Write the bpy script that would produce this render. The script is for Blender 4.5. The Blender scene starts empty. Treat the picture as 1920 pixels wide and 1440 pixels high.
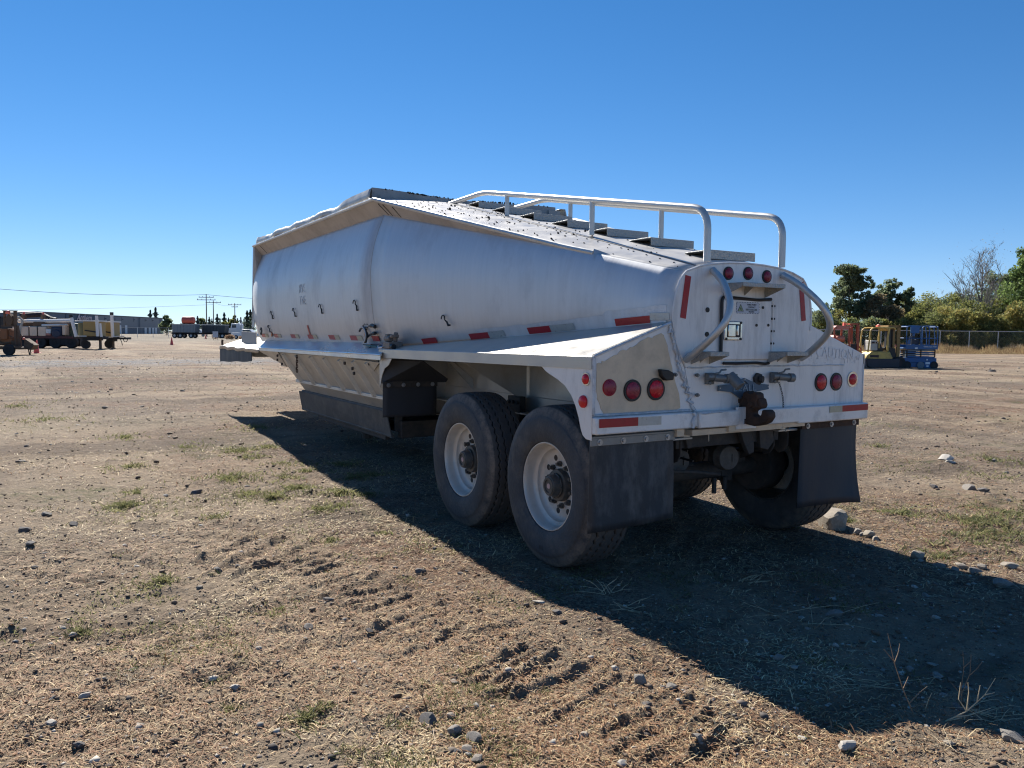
import bpy, bmesh, math, random
import numpy as np
from mathutils import Vector, Matrix, Quaternion
R = math.radians
random.seed(7); rng = np.random.default_rng(11)
sc = bpy.context.scene; COL = sc.collection

# ------------------------------------------------------------------ camera, world, sun
CAM = Vector((-4.104, -3.746, 1.561)); YAW, PITCH, ROLL, FPX = R(31.008), R(3.709), R(.507), 1464.4
Fv = Vector((math.sin(YAW)*math.cos(PITCH), math.cos(YAW)*math.cos(PITCH), -math.sin(PITCH)))
R0 = Vector((math.cos(YAW), -math.sin(YAW), 0)); U0 = R0.cross(Fv)
Rr = R0*math.cos(ROLL)+U0*math.sin(ROLL); Ur = U0*math.cos(ROLL)-R0*math.sin(ROLL)
cd = bpy.data.cameras.new('camera'); cam = bpy.data.objects.new('camera', cd); COL.objects.link(cam)
cd.sensor_width = 36; cd.lens = 36*FPX/1920; cd.clip_start = .05; cd.clip_end = 6000
mw = Matrix.Identity(4)
for i in range(3): mw[i][0] = Rr[i]; mw[i][1] = Ur[i]; mw[i][2] = -Fv[i]; mw[i][3] = CAM[i]
cam.matrix_world = mw; sc.camera = cam
SUN = Vector((.12, 1.30, 1.0)).normalized()
ELEV = math.asin(SUN.z); AZ = math.atan2(SUN.x, SUN.y)
w = bpy.data.worlds.new('World'); sc.world = w; w.use_nodes = True
nt = w.node_tree; bg = nt.nodes['Background']; sky = nt.nodes.new('ShaderNodeTexSky')
sky.sky_type = 'NISHITA'; sky.sun_disc = False; sky.sun_elevation = ELEV; sky.sun_rotation = AZ
sky.air_density = .7; sky.dust_density = 0; sky.ozone_density = 4.0
hs = nt.nodes.new('ShaderNodeHueSaturation'); hs.inputs['Saturation'].default_value = 1.24; nt.links.new(sky.outputs[0], hs.inputs['Color'])
v1 = nt.nodes.new('ShaderNodeVectorMath'); v1.operation = 'MULTIPLY_ADD'; v1.inputs[1].default_value = (.085, .055, .035); v1.inputs[2].default_value = (1, 1, 1)
v2 = nt.nodes.new('ShaderNodeVectorMath'); v2.operation = 'DIVIDE'; v3 = nt.nodes.new('ShaderNodeVectorMath'); v3.operation = 'MULTIPLY'; v3.inputs[1].default_value = (1.0, .955, .97)
nt.links.new(hs.outputs[0], v1.inputs[0]); nt.links.new(hs.outputs[0], v2.inputs[0]); nt.links.new(v1.outputs[0], v2.inputs[1]); nt.links.new(v2.outputs[0], v3.inputs[0]); nt.links.new(v3.outputs[0], bg.inputs[0])
bg.inputs[1].default_value = .079
ld = bpy.data.lights.new('sun', 'SUN'); ld.energy = 4.8; ld.angle = R(.53); ld.color = (1, .95, .87)
sun = bpy.data.objects.new('sun', ld); COL.objects.link(sun); sun.rotation_euler = SUN.to_track_quat('Z', 'Y').to_euler()
sc.view_settings.view_transform = 'Standard'; sc.view_settings.look = 'None'
sc.cycles.use_denoising = True; sc.cycles.denoising_prefilter = 'ACCURATE'; sc.cycles.filter_width = 1.15; sc.cycles.use_adaptive_sampling = False; sc.cycles.max_bounces = 6
sc.view_settings.exposure = 1.0; sc.view_settings.gamma = 1

def at(px, depth, z=0.):                       # point `depth` metres in front of the photographer
    p = CAM + Vector((math.sin(YAW), math.cos(YAW), 0))*depth + R0*depth*(px-960)/FPX
    return Vector((p.x, p.y, z))
def gp(u, v, z=0.):                            # where a sight line meets the ground
    d = Fv + Rr*((u-960)/FPX) - Ur*((v-720)/FPX); t = (z-CAM.z)/d.z
    return CAM + d*t
FACE = -YAW

# ------------------------------------------------------------------ noise for heights
def _hash(ix, iy, s):
    n = (ix.astype(np.int64)*374761393 + iy.astype(np.int64)*668265263 + s*1442695041) & 0xffffffff
    n = ((n ^ (n >> 13))*1274126177) & 0xffffffff
    n = (n ^ (n >> 16)) & 0xffffffff
    return n/4294967295.
def vnoise(x, y, s=0):
    ix = np.floor(x); iy = np.floor(y); fx = x-ix; fy = y-iy
    fx = fx*fx*(3-2*fx); fy = fy*fy*(3-2*fy)
    a = _hash(ix, iy, s); b = _hash(ix+1, iy, s); c = _hash(ix, iy+1, s); d = _hash(ix+1, iy+1, s)
    return (a*(1-fx)+b*fx)*(1-fy)+(c*(1-fx)+d*fx)*fy
def fbm(x, y, sc_, o=4, s=0):
    r = 0; a = 1; t = 0
    for k in range(o): r = r+a*vnoise(x*sc_*2**k+17.3*k, y*sc_*2**k-9.1*k, s+k); t += a; a *= .5
    return r/t
RIDGES = []                                    # pressed tyre-lug ridges: end points on the ground, width, height
for a, b, wd, h in [((1165,1345),(1238,1312),.035,.03), ((850,1262),(945,1219),.04,.035), ((905,1300),(1020,1250),.035,.03), ((1330,1425),(1400,1385),.035,.025), ((500,1040),(590,1012),.06,.035), ((760,1215),(840,1180),.04,.03), ((926,1272),(1057,1208),.045,.045), ((968,1294),(1094,1241),.045,.05), ((800,1205),(862,1165),.04,.03),
    ((815,1232),(905,1192),.04,.035), ((1200,1370),(1272,1337),.035,.03), ((1292,1408),(1354,1366),.035,.03), ((880,1250),(985,1205),.04,.03),
    ((394,1069),(525,1007),.07,.05), ((430,1078),(560,1025),.06,.045), ((360,1052),(470,1010),.06,.04), ((470,1098),(600,1050),.06,.04),
    ((610,1112),(700,1075),.06,.035), ((1010,1320),(1130,1270),.03,.02), ((240,915),(420,880),.09,.05), ((300,935),(400,905),.08,.04), ((700,1170),(760,1140),.05,.03)]:
    A = gp(*a); B = gp(*b); RIDGES.append((A.x, A.y, B.x, B.y, wd, h))
_pp = [gp(*q) for q in ((330,955),(560,1045),(950,1250),(1340,1405))]; _dv = (gp(1057,1208)-gp(926,1272)).normalized(); _rr = random.Random(5)
for _i in range(3):
    _L = (_pp[_i+1]-_pp[_i]).length; _n = int(_L/.115)
    for _k in range(_n):
        if _rr.random() < .22: continue
        _c = _pp[_i].lerp(_pp[_i+1], (_k+.5)/_n); _h = .17+.13*_rr.random(); _s = (_rr.random()-.5)*.12
        RIDGES.append((_c.x-_dv.x*(_h-_s), _c.y-_dv.y*(_h-_s), _c.x+_dv.x*(_h+_s), _c.y+_dv.y*(_h+_s), .034, .022+.02*_rr.random()))
def H(x, y):
    x = np.atleast_1d(np.asarray(x, float)); y = np.atleast_1d(np.asarray(y, float)); one = x.size == 1
    base = .014*np.clip(y-1.2, 0, 11)*np.clip((40-np.hypot(x, y-6))/20, 0, 1)
    r = np.hypot(x+4, y+4)
    amp = np.clip(1.3-r/90, .15, 1)
    n = (fbm(x, y, .35, 2, 3)-.5)*.07*amp
    n += (fbm(x, y, 1.8, 3, 9)-.5)*.045*amp
    n += (np.maximum(fbm(x, y, 6., 3, 21), .45)-.5)*.06*amp+(fbm(x, y, 13., 3, 41)-.5)*.030*amp*np.clip(vnoise(x*1.1, y*1.1, 90)*2.2-.3, .25, 1.3)
    for (ax, ay, bx, by, wd, h) in RIDGES:
        dx, dy = bx-ax, by-ay; L2 = dx*dx+dy*dy
        msk = (np.abs(x-(ax+bx)/2) < .9) & (np.abs(y-(ay+by)/2) < .9)
        if not msk.any(): continue
        X_, Y_ = x[msk], y[msk]
        t = np.clip(((X_-ax)*dx+(Y_-ay)*dy)/L2, 0, 1)
        d = np.hypot(X_-ax-t*dx, Y_-ay-t*dy)
        n[msk] += (.6+.8*vnoise(X_*14, Y_*14, 5))*h*.50*(np.exp(-(d/(wd*.5))**2) - .35*np.exp(-((d-wd*1.1)/(wd*.45))**2))*(.7+.6*vnoise(X_*7, Y_*7, 77))
    soft = np.clip((np.minimum(np.abs(x-1.1), np.abs(x+1.1))-.15)/.5, 0, 1)
    inside = (y > -.6) & (y < 2.9)
    n = np.where(inside, n*(.25+.75*soft)-.005, n)
    return float((base+n)[0]) if one else base+n

# ------------------------------------------------------------------ materials
MATS = {}
def _bsdf(m): return m.node_tree.nodes['Principled BSDF']
def mat(name, col, rough=.6, metal=0., var=.15, vscale=6., bump=0., bscale=40., stretch=(1,1,1), dirt=None, dirt_amt=0., dscale=3., rvar=.12, spec=None, dstretch=None, dlow=.45):
    if name in MATS: return MATS[name]
    m = bpy.data.materials.new(name); m.use_nodes = True; MATS[name] = m
    N = m.node_tree.nodes; L = m.node_tree.links; b = _bsdf(m)
    b.inputs['Metallic'].default_value = metal
    if spec is not None: b.inputs['Specular IOR Level'].default_value = spec
    tc = N.new('ShaderNodeTexCoord'); mp = N.new('ShaderNodeMapping'); mp.inputs['Scale'].default_value = stretch
    L.new(tc.outputs['Object'], mp.inputs['Vector'])
    n1 = N.new('ShaderNodeTexNoise'); n1.inputs['Scale'].default_value = vscale; n1.inputs['Detail'].default_value = 8; n1.inputs['Roughness'].default_value = .62
    L.new(mp.outputs[0], n1.inputs['Vector'])
    cr = N.new('ShaderNodeValToRGB'); cr.color_ramp.elements[0].position = .3; cr.color_ramp.elements[1].position = .7
    c0 = [max(0, c*(1-var)) for c in col]; c1 = [min(1, c*(1+var)) for c in col]
    cr.color_ramp.elements[0].color = (*c0, 1); cr.color_ramp.elements[1].color = (*c1, 1)
    L.new(n1.outputs['Fac'], cr.inputs['Fac']); out = cr.outputs['Color']
    rr = N.new('ShaderNodeMapRange'); rr.inputs['To Min'].default_value = max(.03, rough-rvar); rr.inputs['To Max'].default_value = min(1, rough+rvar)
    rr.inputs['From Min'].default_value = .3; rr.inputs['From Max'].default_value = .7
    L.new(n1.outputs['Fac'], rr.inputs['Value']); L.new(rr.outputs[0], b.inputs['Roughness'])
    if dirt:
        mp2 = N.new('ShaderNodeMapping'); mp2.inputs['Scale'].default_value = dstretch or (1,1,1); L.new(tc.outputs['Object'], mp2.inputs['Vector'])
        n2 = N.new('ShaderNodeTexNoise'); n2.inputs['Scale'].default_value = dscale; n2.inputs['Detail'].default_value = 10; n2.inputs['Roughness'].default_value = .7
        L.new(mp2.outputs[0], n2.inputs['Vector'])
        mr = N.new('ShaderNodeMapRange'); mr.inputs['From Min'].default_value = dlow; mr.inputs['From Max'].default_value = dlow+.22; mr.inputs['To Max'].default_value = dirt_amt
        L.new(n2.outputs['Fac'], mr.inputs['Value'])
        mx = N.new('ShaderNodeMix'); mx.data_type = 'RGBA'; L.new(mr.outputs[0], mx.inputs['Factor']); L.new(out, mx.inputs['A']); mx.inputs['B'].default_value = (*dirt, 1)
        out = mx.outputs['Result']
        if metal > 0:
            mm = N.new('ShaderNodeMapRange'); mm.inputs['To Min'].default_value = metal; mm.inputs['To Max'].default_value = metal*.25
            L.new(mr.outputs[0], mm.inputs['Value']); L.new(mm.outputs[0], b.inputs['Metallic'])
    L.new(out, b.inputs['Base Color'])
    if bump:
        n3 = N.new('ShaderNodeTexNoise'); n3.inputs['Scale'].default_value = bscale; n3.inputs['Detail'].default_value = 6; L.new(mp.outputs[0], n3.inputs['Vector'])
        bp = N.new('ShaderNodeBump'); bp.inputs['Strength'].default_value = bump; bp.inputs['Distance'].default_value = .01
        L.new(n3.outputs['Fac'], bp.inputs['Height']); L.new(bp.outputs[0], b.inputs['Normal'])
    return m
ALU = mat('brushed_aluminium', (.60,.605,.61), .50, .50, .06, 5., .04, 22, (1,3.5,.25), (.26,.27,.29), .50, 1.5, dstretch=(1,.9,.55), dlow=.50, rvar=.05)
ALU_HOP = mat('dusty_aluminium', (.55,.54,.51), .45, .55, .12, 5., .06, 20, (1,1,1), (.34,.29,.23), .7, 2.5)
ALU_W = mat('oxidised_white_aluminium', (.76,.735,.705), .48, .18, .07, 3.5, .03, 30, (1,1,.35), (.36,.34,.32), .6, 5., dstretch=(1.6,1,.3), dlow=.50)
ALU_BR = mat('bare_tan_aluminium', (.62,.50,.36), .45, .20, .12, 6., .03, 30, (1,1,.6), (.30,.25,.19), .5, 5.)
ALU_TOP = mat('fender_sheet', (.50,.475,.43), .38, .45, .06, 3., .04, 12, (1,1,1), (.45,.41,.35), .5, 3.)
RIB_M = mat('rib_metal', (.60,.58,.53), .5, .4, .1, 5)
ALU_DK = mat('flange_metal', (.47,.42,.37), .5, .35, .12, 4., .05, 30, (1,1,1), (.25,.20,.16), .6, 3.)  # brown of ground light reflected under the eave is put into the colour
TUBE = mat('tube_aluminium', (.58,.57,.54), .45, .6, .08, 12., .02, 60)
WELD = mat('weld_and_sealant', (.58,.60,.62), .6, .2, .2, 20., .6, 25, (1,1,1), (.32,.30,.27), .6, 14)
COAM = mat('dirty_coaming', (.33,.33,.32), .7, .2, .2, 6., .3, 30, (1,1,1), (.02,.02,.02), .9, 5., dlow=.55)
DECK = mat('roof_deck_sheet', (.54,.52,.49), .45, .3, .07, 5., .03, 20, (1,1,1), (.40,.37,.33), .5, 4)
TREADP = mat('diamond_plate', (.40,.40,.38), .5, .5, .2, 90., .7, 90)
RUB = mat('tyre_rubber', (.045,.045,.046), .72, 0, .35, 14., .6, 60, (1,1,1), (.19,.165,.135), .8, 5.5, dlow=.46)
FLAP = mat('mud_flap_rubber', (.034,.037,.042), .6, 0, .3, 5., .15, 50, (1,1,.3), (.13,.128,.125), .8, 9., dstretch=(1.,1,.4), dlow=.46)
FLAPD = mat('dark_flap_rubber', (.032,.035,.042), .6, 0, .2, 5., .08, 50, (1,1,.3), (.035,.035,.036), .7, 3.)
BLK = mat('black_rubber', (.012,.012,.013), .5, 0, .2, 10)
RIMW = mat('wheel_paint', (.60,.56,.50), .42, .15, .05, 6., .05, 30, (1,1,1), (.36,.28,.21), .75, 4., dlow=.46)
HUBG = mat('greasy_hub', (.085,.085,.08), .5, .4, .3, 12., .2, 40, (1,1,1), (.16,.12,.09), .6, 8)
UNDER = mat('undercarriage_grime', (.055,.05,.046), .8, .1, .3, 12., .4, 30, (1,1,1), (.11,.085,.065), .7, 6)
RUSTY = mat('rusty_iron', (.060,.036,.026), .8, .25, .3, 14., .5, 30, (1,1,1), (.11,.055,.03), .6, 9)
BOLT = mat('bolt_steel', (.42,.42,.42), .4, .7, .2, 30)
GALV = mat('zinc_valve', (.21,.22,.22), .5, .5, .2, 20, .2, 50, (1,1,1), (.12,.09,.06), .6, 20)
EMB = mat('emblem_blue_grey', (.085,.13,.18), .5, .4, .12, 20)
EMB2 = mat('emblem_raised', (.18,.24,.30), .45, .4, .1, 20)
CHR = mat('chrome_latch', (.62,.62,.6), .2, .95, .08, 20)
RED = mat('red_lens', (.50,.012,.022), .22, 0, .25, 60., .1, 120)
REDD = mat('faded_red_lens', (.26,.02,.04), .32, 0, .25, 50., .1, 120)
REDB = mat('clear_red_lens', (.62,.010,.020), .15, 0, .1, 30)
AMB = mat('amber_lens', (.42,.12,.03), .3, 0, .2, 40)
TRED = mat('red_reflective_tape', (.36,.014,.018), .38, 0, .10, 40., .1, 160)
TSIL = mat('silver_reflective_tape', (.44,.45,.43), .35, .3, .10, 40., .1, 160)
TYEL = mat('aged_cream_tape', (.46,.42,.30), .45, .1, .12, 40., .1, 160)
SIGNW = mat('sign_white', (.50,.53,.60), .4, 0, .04, 10); INK = mat('dark_ink', (.03,.035,.05), .6, 0, .2, 10)
SIGNY = mat('sign_green', (.34,.42,.24), .5, 0, .1, 10); GHOST = mat('faded_print', (.70,.69,.69), .5, .2, .2, 90)
CRUMB = mat('asphalt_crumb', (.025,.023,.022), .9, 0, .3, 30)
HOSE = mat('hose_black', (.012,.012,.014), .4, 0, .2, 10); HOSEW = mat('hose_grey', (.5,.5,.5), .4, 0, .1, 10); HOSEG = mat('hose_green', (.01,.06,.05), .4, 0, .1, 10)

# ------------------------------------------------------------------ mesh builder
class MB:
    def __init__(s): s.v = []; s.f = []; s.smooth = True; s.m = []; s.cur = 0
    def add(s, vs, fs, M=None):
        o = len(s.v)
        for p in vs:
            p = Vector(p)
            s.v.append(tuple(M @ p) if M is not None else tuple(p))
        for f in fs: s.f.append(tuple(i+o for i in f)); s.m.append(s.cur)
        return s
    def box(s, c, size, M=None, rot=None):
        x, y, z = [d/2 for d in size]
        vs = [(-x,-y,-z),(x,-y,-z),(x,y,-z),(-x,y,-z),(-x,-y,z),(x,-y,z),(x,y,z),(-x,y,z)]
        T = Matrix.Translation(c)
        if rot: T = T @ Matrix.Rotation(rot[2],4,'Z') @ Matrix.Rotation(rot[1],4,'Y') @ Matrix.Rotation(rot[0],4,'X')
        if M is not None: T = M @ T
        return s.add(vs, [(0,3,2,1),(4,5,6,7),(0,1,5,4),(1,2,6,5),(2,3,7,6),(3,0,4,7)], T)
    def b2(s, a, b, M=None):
        return s.box([(a[i]+b[i])/2 for i in range(3)], [abs(b[i]-a[i]) for i in range(3)], M)
    def prism(s, pts, axis, a, b, M=None):      # 2-D outline pushed along an axis
        def P(p, t):
            return {'x': (t, p[0], p[1]), 'y': (p[0], t, p[1]), 'z': (p[0], p[1], t)}[axis]
        n = len(pts); vs = [P(p, a) for p in pts]+[P(p, b) for p in pts]
        fs = [tuple(range(n))[::-1], tuple(range(n, 2*n))]+[(i, (i+1) % n, n+(i+1) % n, n+i) for i in range(n)]
        return s.add(vs, fs, M)
    def sheet(s, quad, t, M=None):              # thin plate through a polygon, thickness t along its normal
        q = [Vector(p) for p in quad]; nrm = (q[1]-q[0]).cross(q[2]-q[0]).normalized()*t; n = len(q)
        vs = [p for p in q]+[p-nrm for p in q]
        fs = [tuple(range(n)), tuple(range(n, 2*n))[::-1]]+[(i, n+i, n+(i+1) % n, (i+1) % n) for i in range(n)]
        return s.add(vs, fs, M)
    def tube(s, pts, r, n=10, M=None, caps=True):
        pts = [Vector(p) for p in pts]; k = len(pts); rs = r if isinstance(r, (list, tuple)) else [r]*k
        vs = []; fs = []; prev = None
        for i, p in enumerate(pts):
            d = (pts[min(i+1, k-1)]-pts[max(i-1, 0)])
            d = d.normalized() if d.length > 1e-9 else Vector((0,0,1))
            if prev is None:
                u = d.orthogonal().normalized()
            else:
                u = (prev-d*prev.dot(d)); u = u.normalized() if u.length > 1e-6 else d.orthogonal().normalized()
            prev = u; v = d.cross(u)
            for j in range(n):
                a = 2*math.pi*j/n; vs.append(p+(u*math.cos(a)+v*math.sin(a))*rs[i])
        for i in range(k-1):
            for j in range(n): fs.append((i*n+j, i*n+(j+1) % n, (i+1)*n+(j+1) % n, (i+1)*n+j))
        if caps: fs.append(tuple(range(n))[::-1]); fs.append(tuple((k-1)*n+j for j in range(n)))
        return s.add(vs, fs, M)
    def cyl(s, a, b, r, n=20, r2=None, M=None): return s.tube([a, b], [r, r if r2 is None else r2], n, M)
    def lathe(s, prof, n=32, M=None, closed=False):   # prof = (axial, radius), axis = +X
        vs = []; fs = []; k = len(prof)
        for a, r in prof:
            for j in range(n):
                t = 2*math.pi*j/n; vs.append((a, r*math.cos(t), r*math.sin(t)))
        for i in range(k if closed else k-1):
            for j in range(n): fs.append((i*n+j, ((i+1) % k)*n+j, ((i+1) % k)*n+(j+1) % n, i*n+(j+1) % n))
        return s.add(vs, fs, M)
    def disc(s, c, r, axis, n=24, h=.01, dome=0., M=None):
        prof = [(0, r), (h, r*.98), (h+dome*.6, r*.75), (h+dome, r*.35), (h+dome, .0001)]
        rot = {'x': Matrix.Identity(4), '-x': Matrix.Rotation(math.pi,4,'Z'), '-y': Matrix.Rotation(-math.pi/2,4,'Z'), 'y': Matrix.Rotation(math.pi/2,4,'Z'), 'z': Matrix.Rotation(-math.pi/2,4,'Y')}[axis]
        T = Matrix.Translation(c) @ rot
        return s.lathe(prof, n, (M @ T) if M is not None else T)
    def build(s, name, m, parent=None, bevel=0., smooth=True, ang=35):
        me = bpy.data.meshes.new(name); me.from_pydata(s.v, [], s.f); me.update()
        bm = bmesh.new(); bm.from_mesh(me); bmesh.ops.recalc_face_normals(bm, faces=bm.faces); bm.to_mesh(me); bm.free()
        ms = m if isinstance(m, (list, tuple)) else [m]
        for k in ms: me.materials.append(k)
        if len(ms) > 1: me.polygons.foreach_set('material_index', s.m)
        if smooth:
            me.polygons.foreach_set('use_smooth', [True]*len(me.polygons)); me.set_sharp_from_angle(angle=R(ang))
        o = bpy.data.objects.new(name, me); COL.objects.link(o)
        if parent: o.parent = parent
        if bevel:
            b = o.modifiers.new('bevel', 'BEVEL'); b.width = bevel; b.segments = 2; b.limit_method = 'ANGLE'; b.angle_limit = R(40)
        return o
def tag(o, label=None, cat=None, group=None, kind=None):
    if label: o['label'] = label
    if cat: o['category'] = cat
    if group: o['group'] = group
    if kind: o['kind'] = kind
    return o
def empty(name, loc, rz=0, label=None, cat=None, group=None):
    o = bpy.data.objects.new(name, None); COL.objects.link(o); o.location = loc; o.rotation_euler = (0, 0, rz); o.empty_display_size = .2
    return tag(o, label, cat, group)
def kids(o): return [c for c in bpy.data.objects if c.parent == o]
def copy_tree(o, parent=None):
    ch = kids(o); c = o.copy(); COL.objects.link(c); c.parent = parent
    for k in ch: copy_tree(k, c)
    return c
def text_mesh(name, body, size, m, parent, M, ext=.001, shear=0., space=1., align='CENTER', sx=1.):
    cu = bpy.data.curves.new(name, 'FONT'); cu.body = body; cu.size = size; cu.extrude = ext; cu.shear = shear; cu.space_character = space
    cu.align_x = align; cu.align_y = 'CENTER'; cu.resolution_u = 3
    t = bpy.data.objects.new(name+'_tmp', cu); me = bpy.data.meshes.new_from_object(t)
    bpy.data.objects.remove(t); bpy.data.curves.remove(cu)
    me.transform(M @ Matrix.Scale(sx, 4, (1,0,0))); me.materials.clear(); me.materials.append(m); me.name = name
    o = bpy.data.objects.new(name, me); COL.objects.link(o); o.parent = parent
    return o
def Mrear(x, y, z, roll=0.): return Matrix.Translation((x, y, z)) @ Matrix.Rotation(math.pi/2, 4, 'X') @ Matrix.Rotation(roll, 4, 'Z')   # text read from behind the trailer
def arc(p0, p1, p2, n=8):                      # quadratic bend
    p0, p1, p2 = Vector(p0), Vector(p1), Vector(p2)
    return [p0*(1-t)**2+p1*2*t*(1-t)+p2*t*t for t in [i/n for i in range(n+1)]]
def fillet(pts, r, n=5):
    pts = [Vector(p) for p in pts]; out = [pts[0]]
    for i in range(1, len(pts)-1):
        a = pts[i-1]-pts[i]; b = pts[i+1]-pts[i]; q = min(r, a.length*.45, b.length*.45)
        out += arc(pts[i]+a.normalized()*q, pts[i], pts[i]+b.normalized()*q, n)
    return out+[pts[-1]]
# ================================================================== THE BELLY DUMP TRAILER
TR = empty('belly_dump_trailer', (0, 0, 0), 0, 'long aluminium belly dump trailer seen from its rear corner, red tail lights and rusty hook', 'trailer')
W = 1.295
# --- hull side: sections from rear head to front, (x, z) for the left side, mirrored for the right
S0 = [(.655,1.62),(.662,1.68),(.660,1.73),(.652,1.79),(.640,1.83),(.625,1.87),(.605,1.91),(.585,1.94),(.56,1.965)]
S1 = [(.772,1.565),(.806,1.62),(.826,1.70),(.833,1.80),(.833,1.90),(.828,1.99),(.815,2.08),(.795,2.15),(.766,2.20)]
S3 = [(1.134,1.404),(1.191,1.523),(1.231,1.684),(1.253,1.897),(1.263,2.11),(1.252,2.27),(1.223,2.43),(1.172,2.593),(1.112,2.75)]
def lerpS(a, b, t): return [(p[0]*(1-t)+q[0]*t, p[1]*(1-t)+q[1]*t) for p, q in zip(a, b)]
def dense(S, n=26):                            # Catmull-Rom through the section
    out = []; k = len(S)
    for i in range(n+1):
        u = i/n*(k-1); j = min(int(u), k-2); t = u-j
        P = [Vector((*S[max(0, min(k-1, j+d))], 0)) for d in (-1, 0, 1, 2)]
        q = .5*((2*P[1])+(P[2]-P[0])*t+(2*P[0]-5*P[1]+4*P[2]-P[3])*t*t+(3*P[1]-P[0]-3*P[2]+P[3])*t**3)
        out.append((q.x, q.y))
    return out
YA, YF = 3.75, 8.85
def wall(side):
    secs = []
    for k in range(7): secs.append((1.05*k/6, dense(lerpS(S0, S1, k/6))))
    for k in range(1, 11): secs.append((1.05+(YA-1.05)*k/10, dense(lerpS(S1, S3, k/10))))
    secsF = [(YA+(YF-YA)*k/14, dense(S3)) for k in range(15)]
    m = MB()
    for grp, off in ((secs, 0.), (secsF, .003)):
        vs = []; fs = []; n = len(grp[0][1])
        for y, S in grp:
            for j, (x, z) in enumerate(S):
                jj = j/(n-1); bulge = 0
                if off: bulge = (fbm(np.array([y*1.3]), np.array([z*1.6]), 1., 2, 4)[0]-.5)*.012*math.sin(math.pi*jj)
                else: bulge = (fbm(np.array([y*1.1]), np.array([z*1.1]), 1., 2, 8)[0]-.5)*.006*math.sin(math.pi*jj)
                vs.append((side*(x+off+bulge), y, z))
        for i in range(len(grp)-1):
            for j in range(n-1): fs.append((i*n+j, i*n+j+1, (i+1)*n+j+1, (i+1)*n+j))
        m.add(vs, fs)
    # front corner returns towards the bulkhead
    D = dense(S3); n = len(D); vs = []
    for k in range(4):
        t = k/3
        for (x, z) in D: vs.append((side*(x-.42*t*t*((z-1.4)/1.3*.4+.6)), YF+.34*t-.05*t*(z-1.4), z))
    m.add(vs, [(i*n+j, i*n+j+1, (i+1)*n+j+1, (i+1)*n+j) for i in range(3) for j in range(n-1)])
    o = m.build('side_wall', ALU, TR, ang=50)
    sm = o.modifiers.new('thick', 'SOLIDIFY'); sm.thickness = .006; sm.offset = 0
    return o
for sd in (-1, 1): wall(sd)
m = MB()
for sd in (-1, 1):                             # weld seam strip at the widest frame
    m.tube([(sd*(x+.001), YA, z) for x, z in dense(S3)], .0045, 6)
m.build('wall_seam', ALU_DK, TR)
def hull_x(y, z):                              # outside x of left wall at (y,z)
    S = dense(lerpS(S0, S1, y/1.05) if y < 1.05 else lerpS(S1, S3, (y-1.05)/(YA-1.05)) if y < YA else S3)
    for p, q in zip(S, S[1:]):
        if p[1] <= z <= q[1]: return p[0]+(q[0]-p[0])*(z-p[1])/max(1e-6, q[1]-p[1])+.003
    return (S[0] if z < S[0][1] else S[-1])[0]+.003
def edge_z(y): return 1.965+(2.20-1.965)*y/1.05 if y < 1.05 else 2.20+(2.885-2.20)*(y-1.05)/(YA-1.05)
def edge_x(y): return .56+(.765-.56)*y/1.05 if y < 1.05 else .765+(1.235-.765)*(y-1.05)/(YA-1.05)
def top_x(y): return .765+(1.112-.765)*(y-1.05)/(YA-1.05)
def top_z(y): return 2.20+(2.75-2.20)*(y-1.05)/(YA-1.05)
# eave flange: leans out from the wall top to the rail
for sd in (-1, 1):
    m = MB(); vs = []; ys = [1.05+(YA-1.05)*k/10 for k in range(11)]+[YA+.001, 5, 6.5, 8, YF]
    for y in ys:
        yy = min(y, YA); vs += [(sd*top_x(yy), y, top_z(yy)-.012), (sd*edge_x(yy), y, edge_z(yy)-.004)]
    m.add(vs, [(2*i, 2*i+1, 2*i+3, 2*i+2) for i in range(len(ys)-1)])
    m.add([(sd*1.112,YF,2.74),(sd*1.235,YF,2.88),(sd*1.235,YF+.09,2.88),(sd*1.262,YF+.12,1.62),(sd*1.25,YF-.01,1.62),(sd*1.20,YF-.01,2.47)], [(0,1,2,3,4,5)])
    o = m.build('eave_flange', ALU_DK, TR, smooth=False); k = o.modifiers.new('thick', 'SOLIDIFY'); k.thickness = .008; k.offset = 0
    m = MB()                                   # rolled rail along the flange edge
    m.tube([(sd*edge_x(y), y, edge_z(y)) for y in [.78+.1*k for k in range(30)]+[YA]], .020, 8)
    m.tube([(sd*1.235, YA, 2.885), (sd*1.235, YF+.08, 2.885)], .020, 8)
    m.sheet([(sd*edge_x(.78),.78,edge_z(.78)+.03),(sd*(edge_x(.78)+.03),.74,edge_z(.74)-.05),(sd*(edge_x(.5)-.0),.66,edge_z(.66)+.01)], .004)
    m.build('edge_rail', TUBE, TR)
m = MB()
for y, dy in ((3.64, .05), (3.56, .045), (3.40, .03), (8.5, .04)):     # frame stubs seen under the flange
    yy = min(y, YA)
    m.tube([(-top_x(yy)-.012, y, top_z(yy)), (-edge_x(yy)+.01, y+dy, edge_z(yy)-.02)], .007, 5)
m.build('flange_rib', UNDER, TR)
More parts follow.
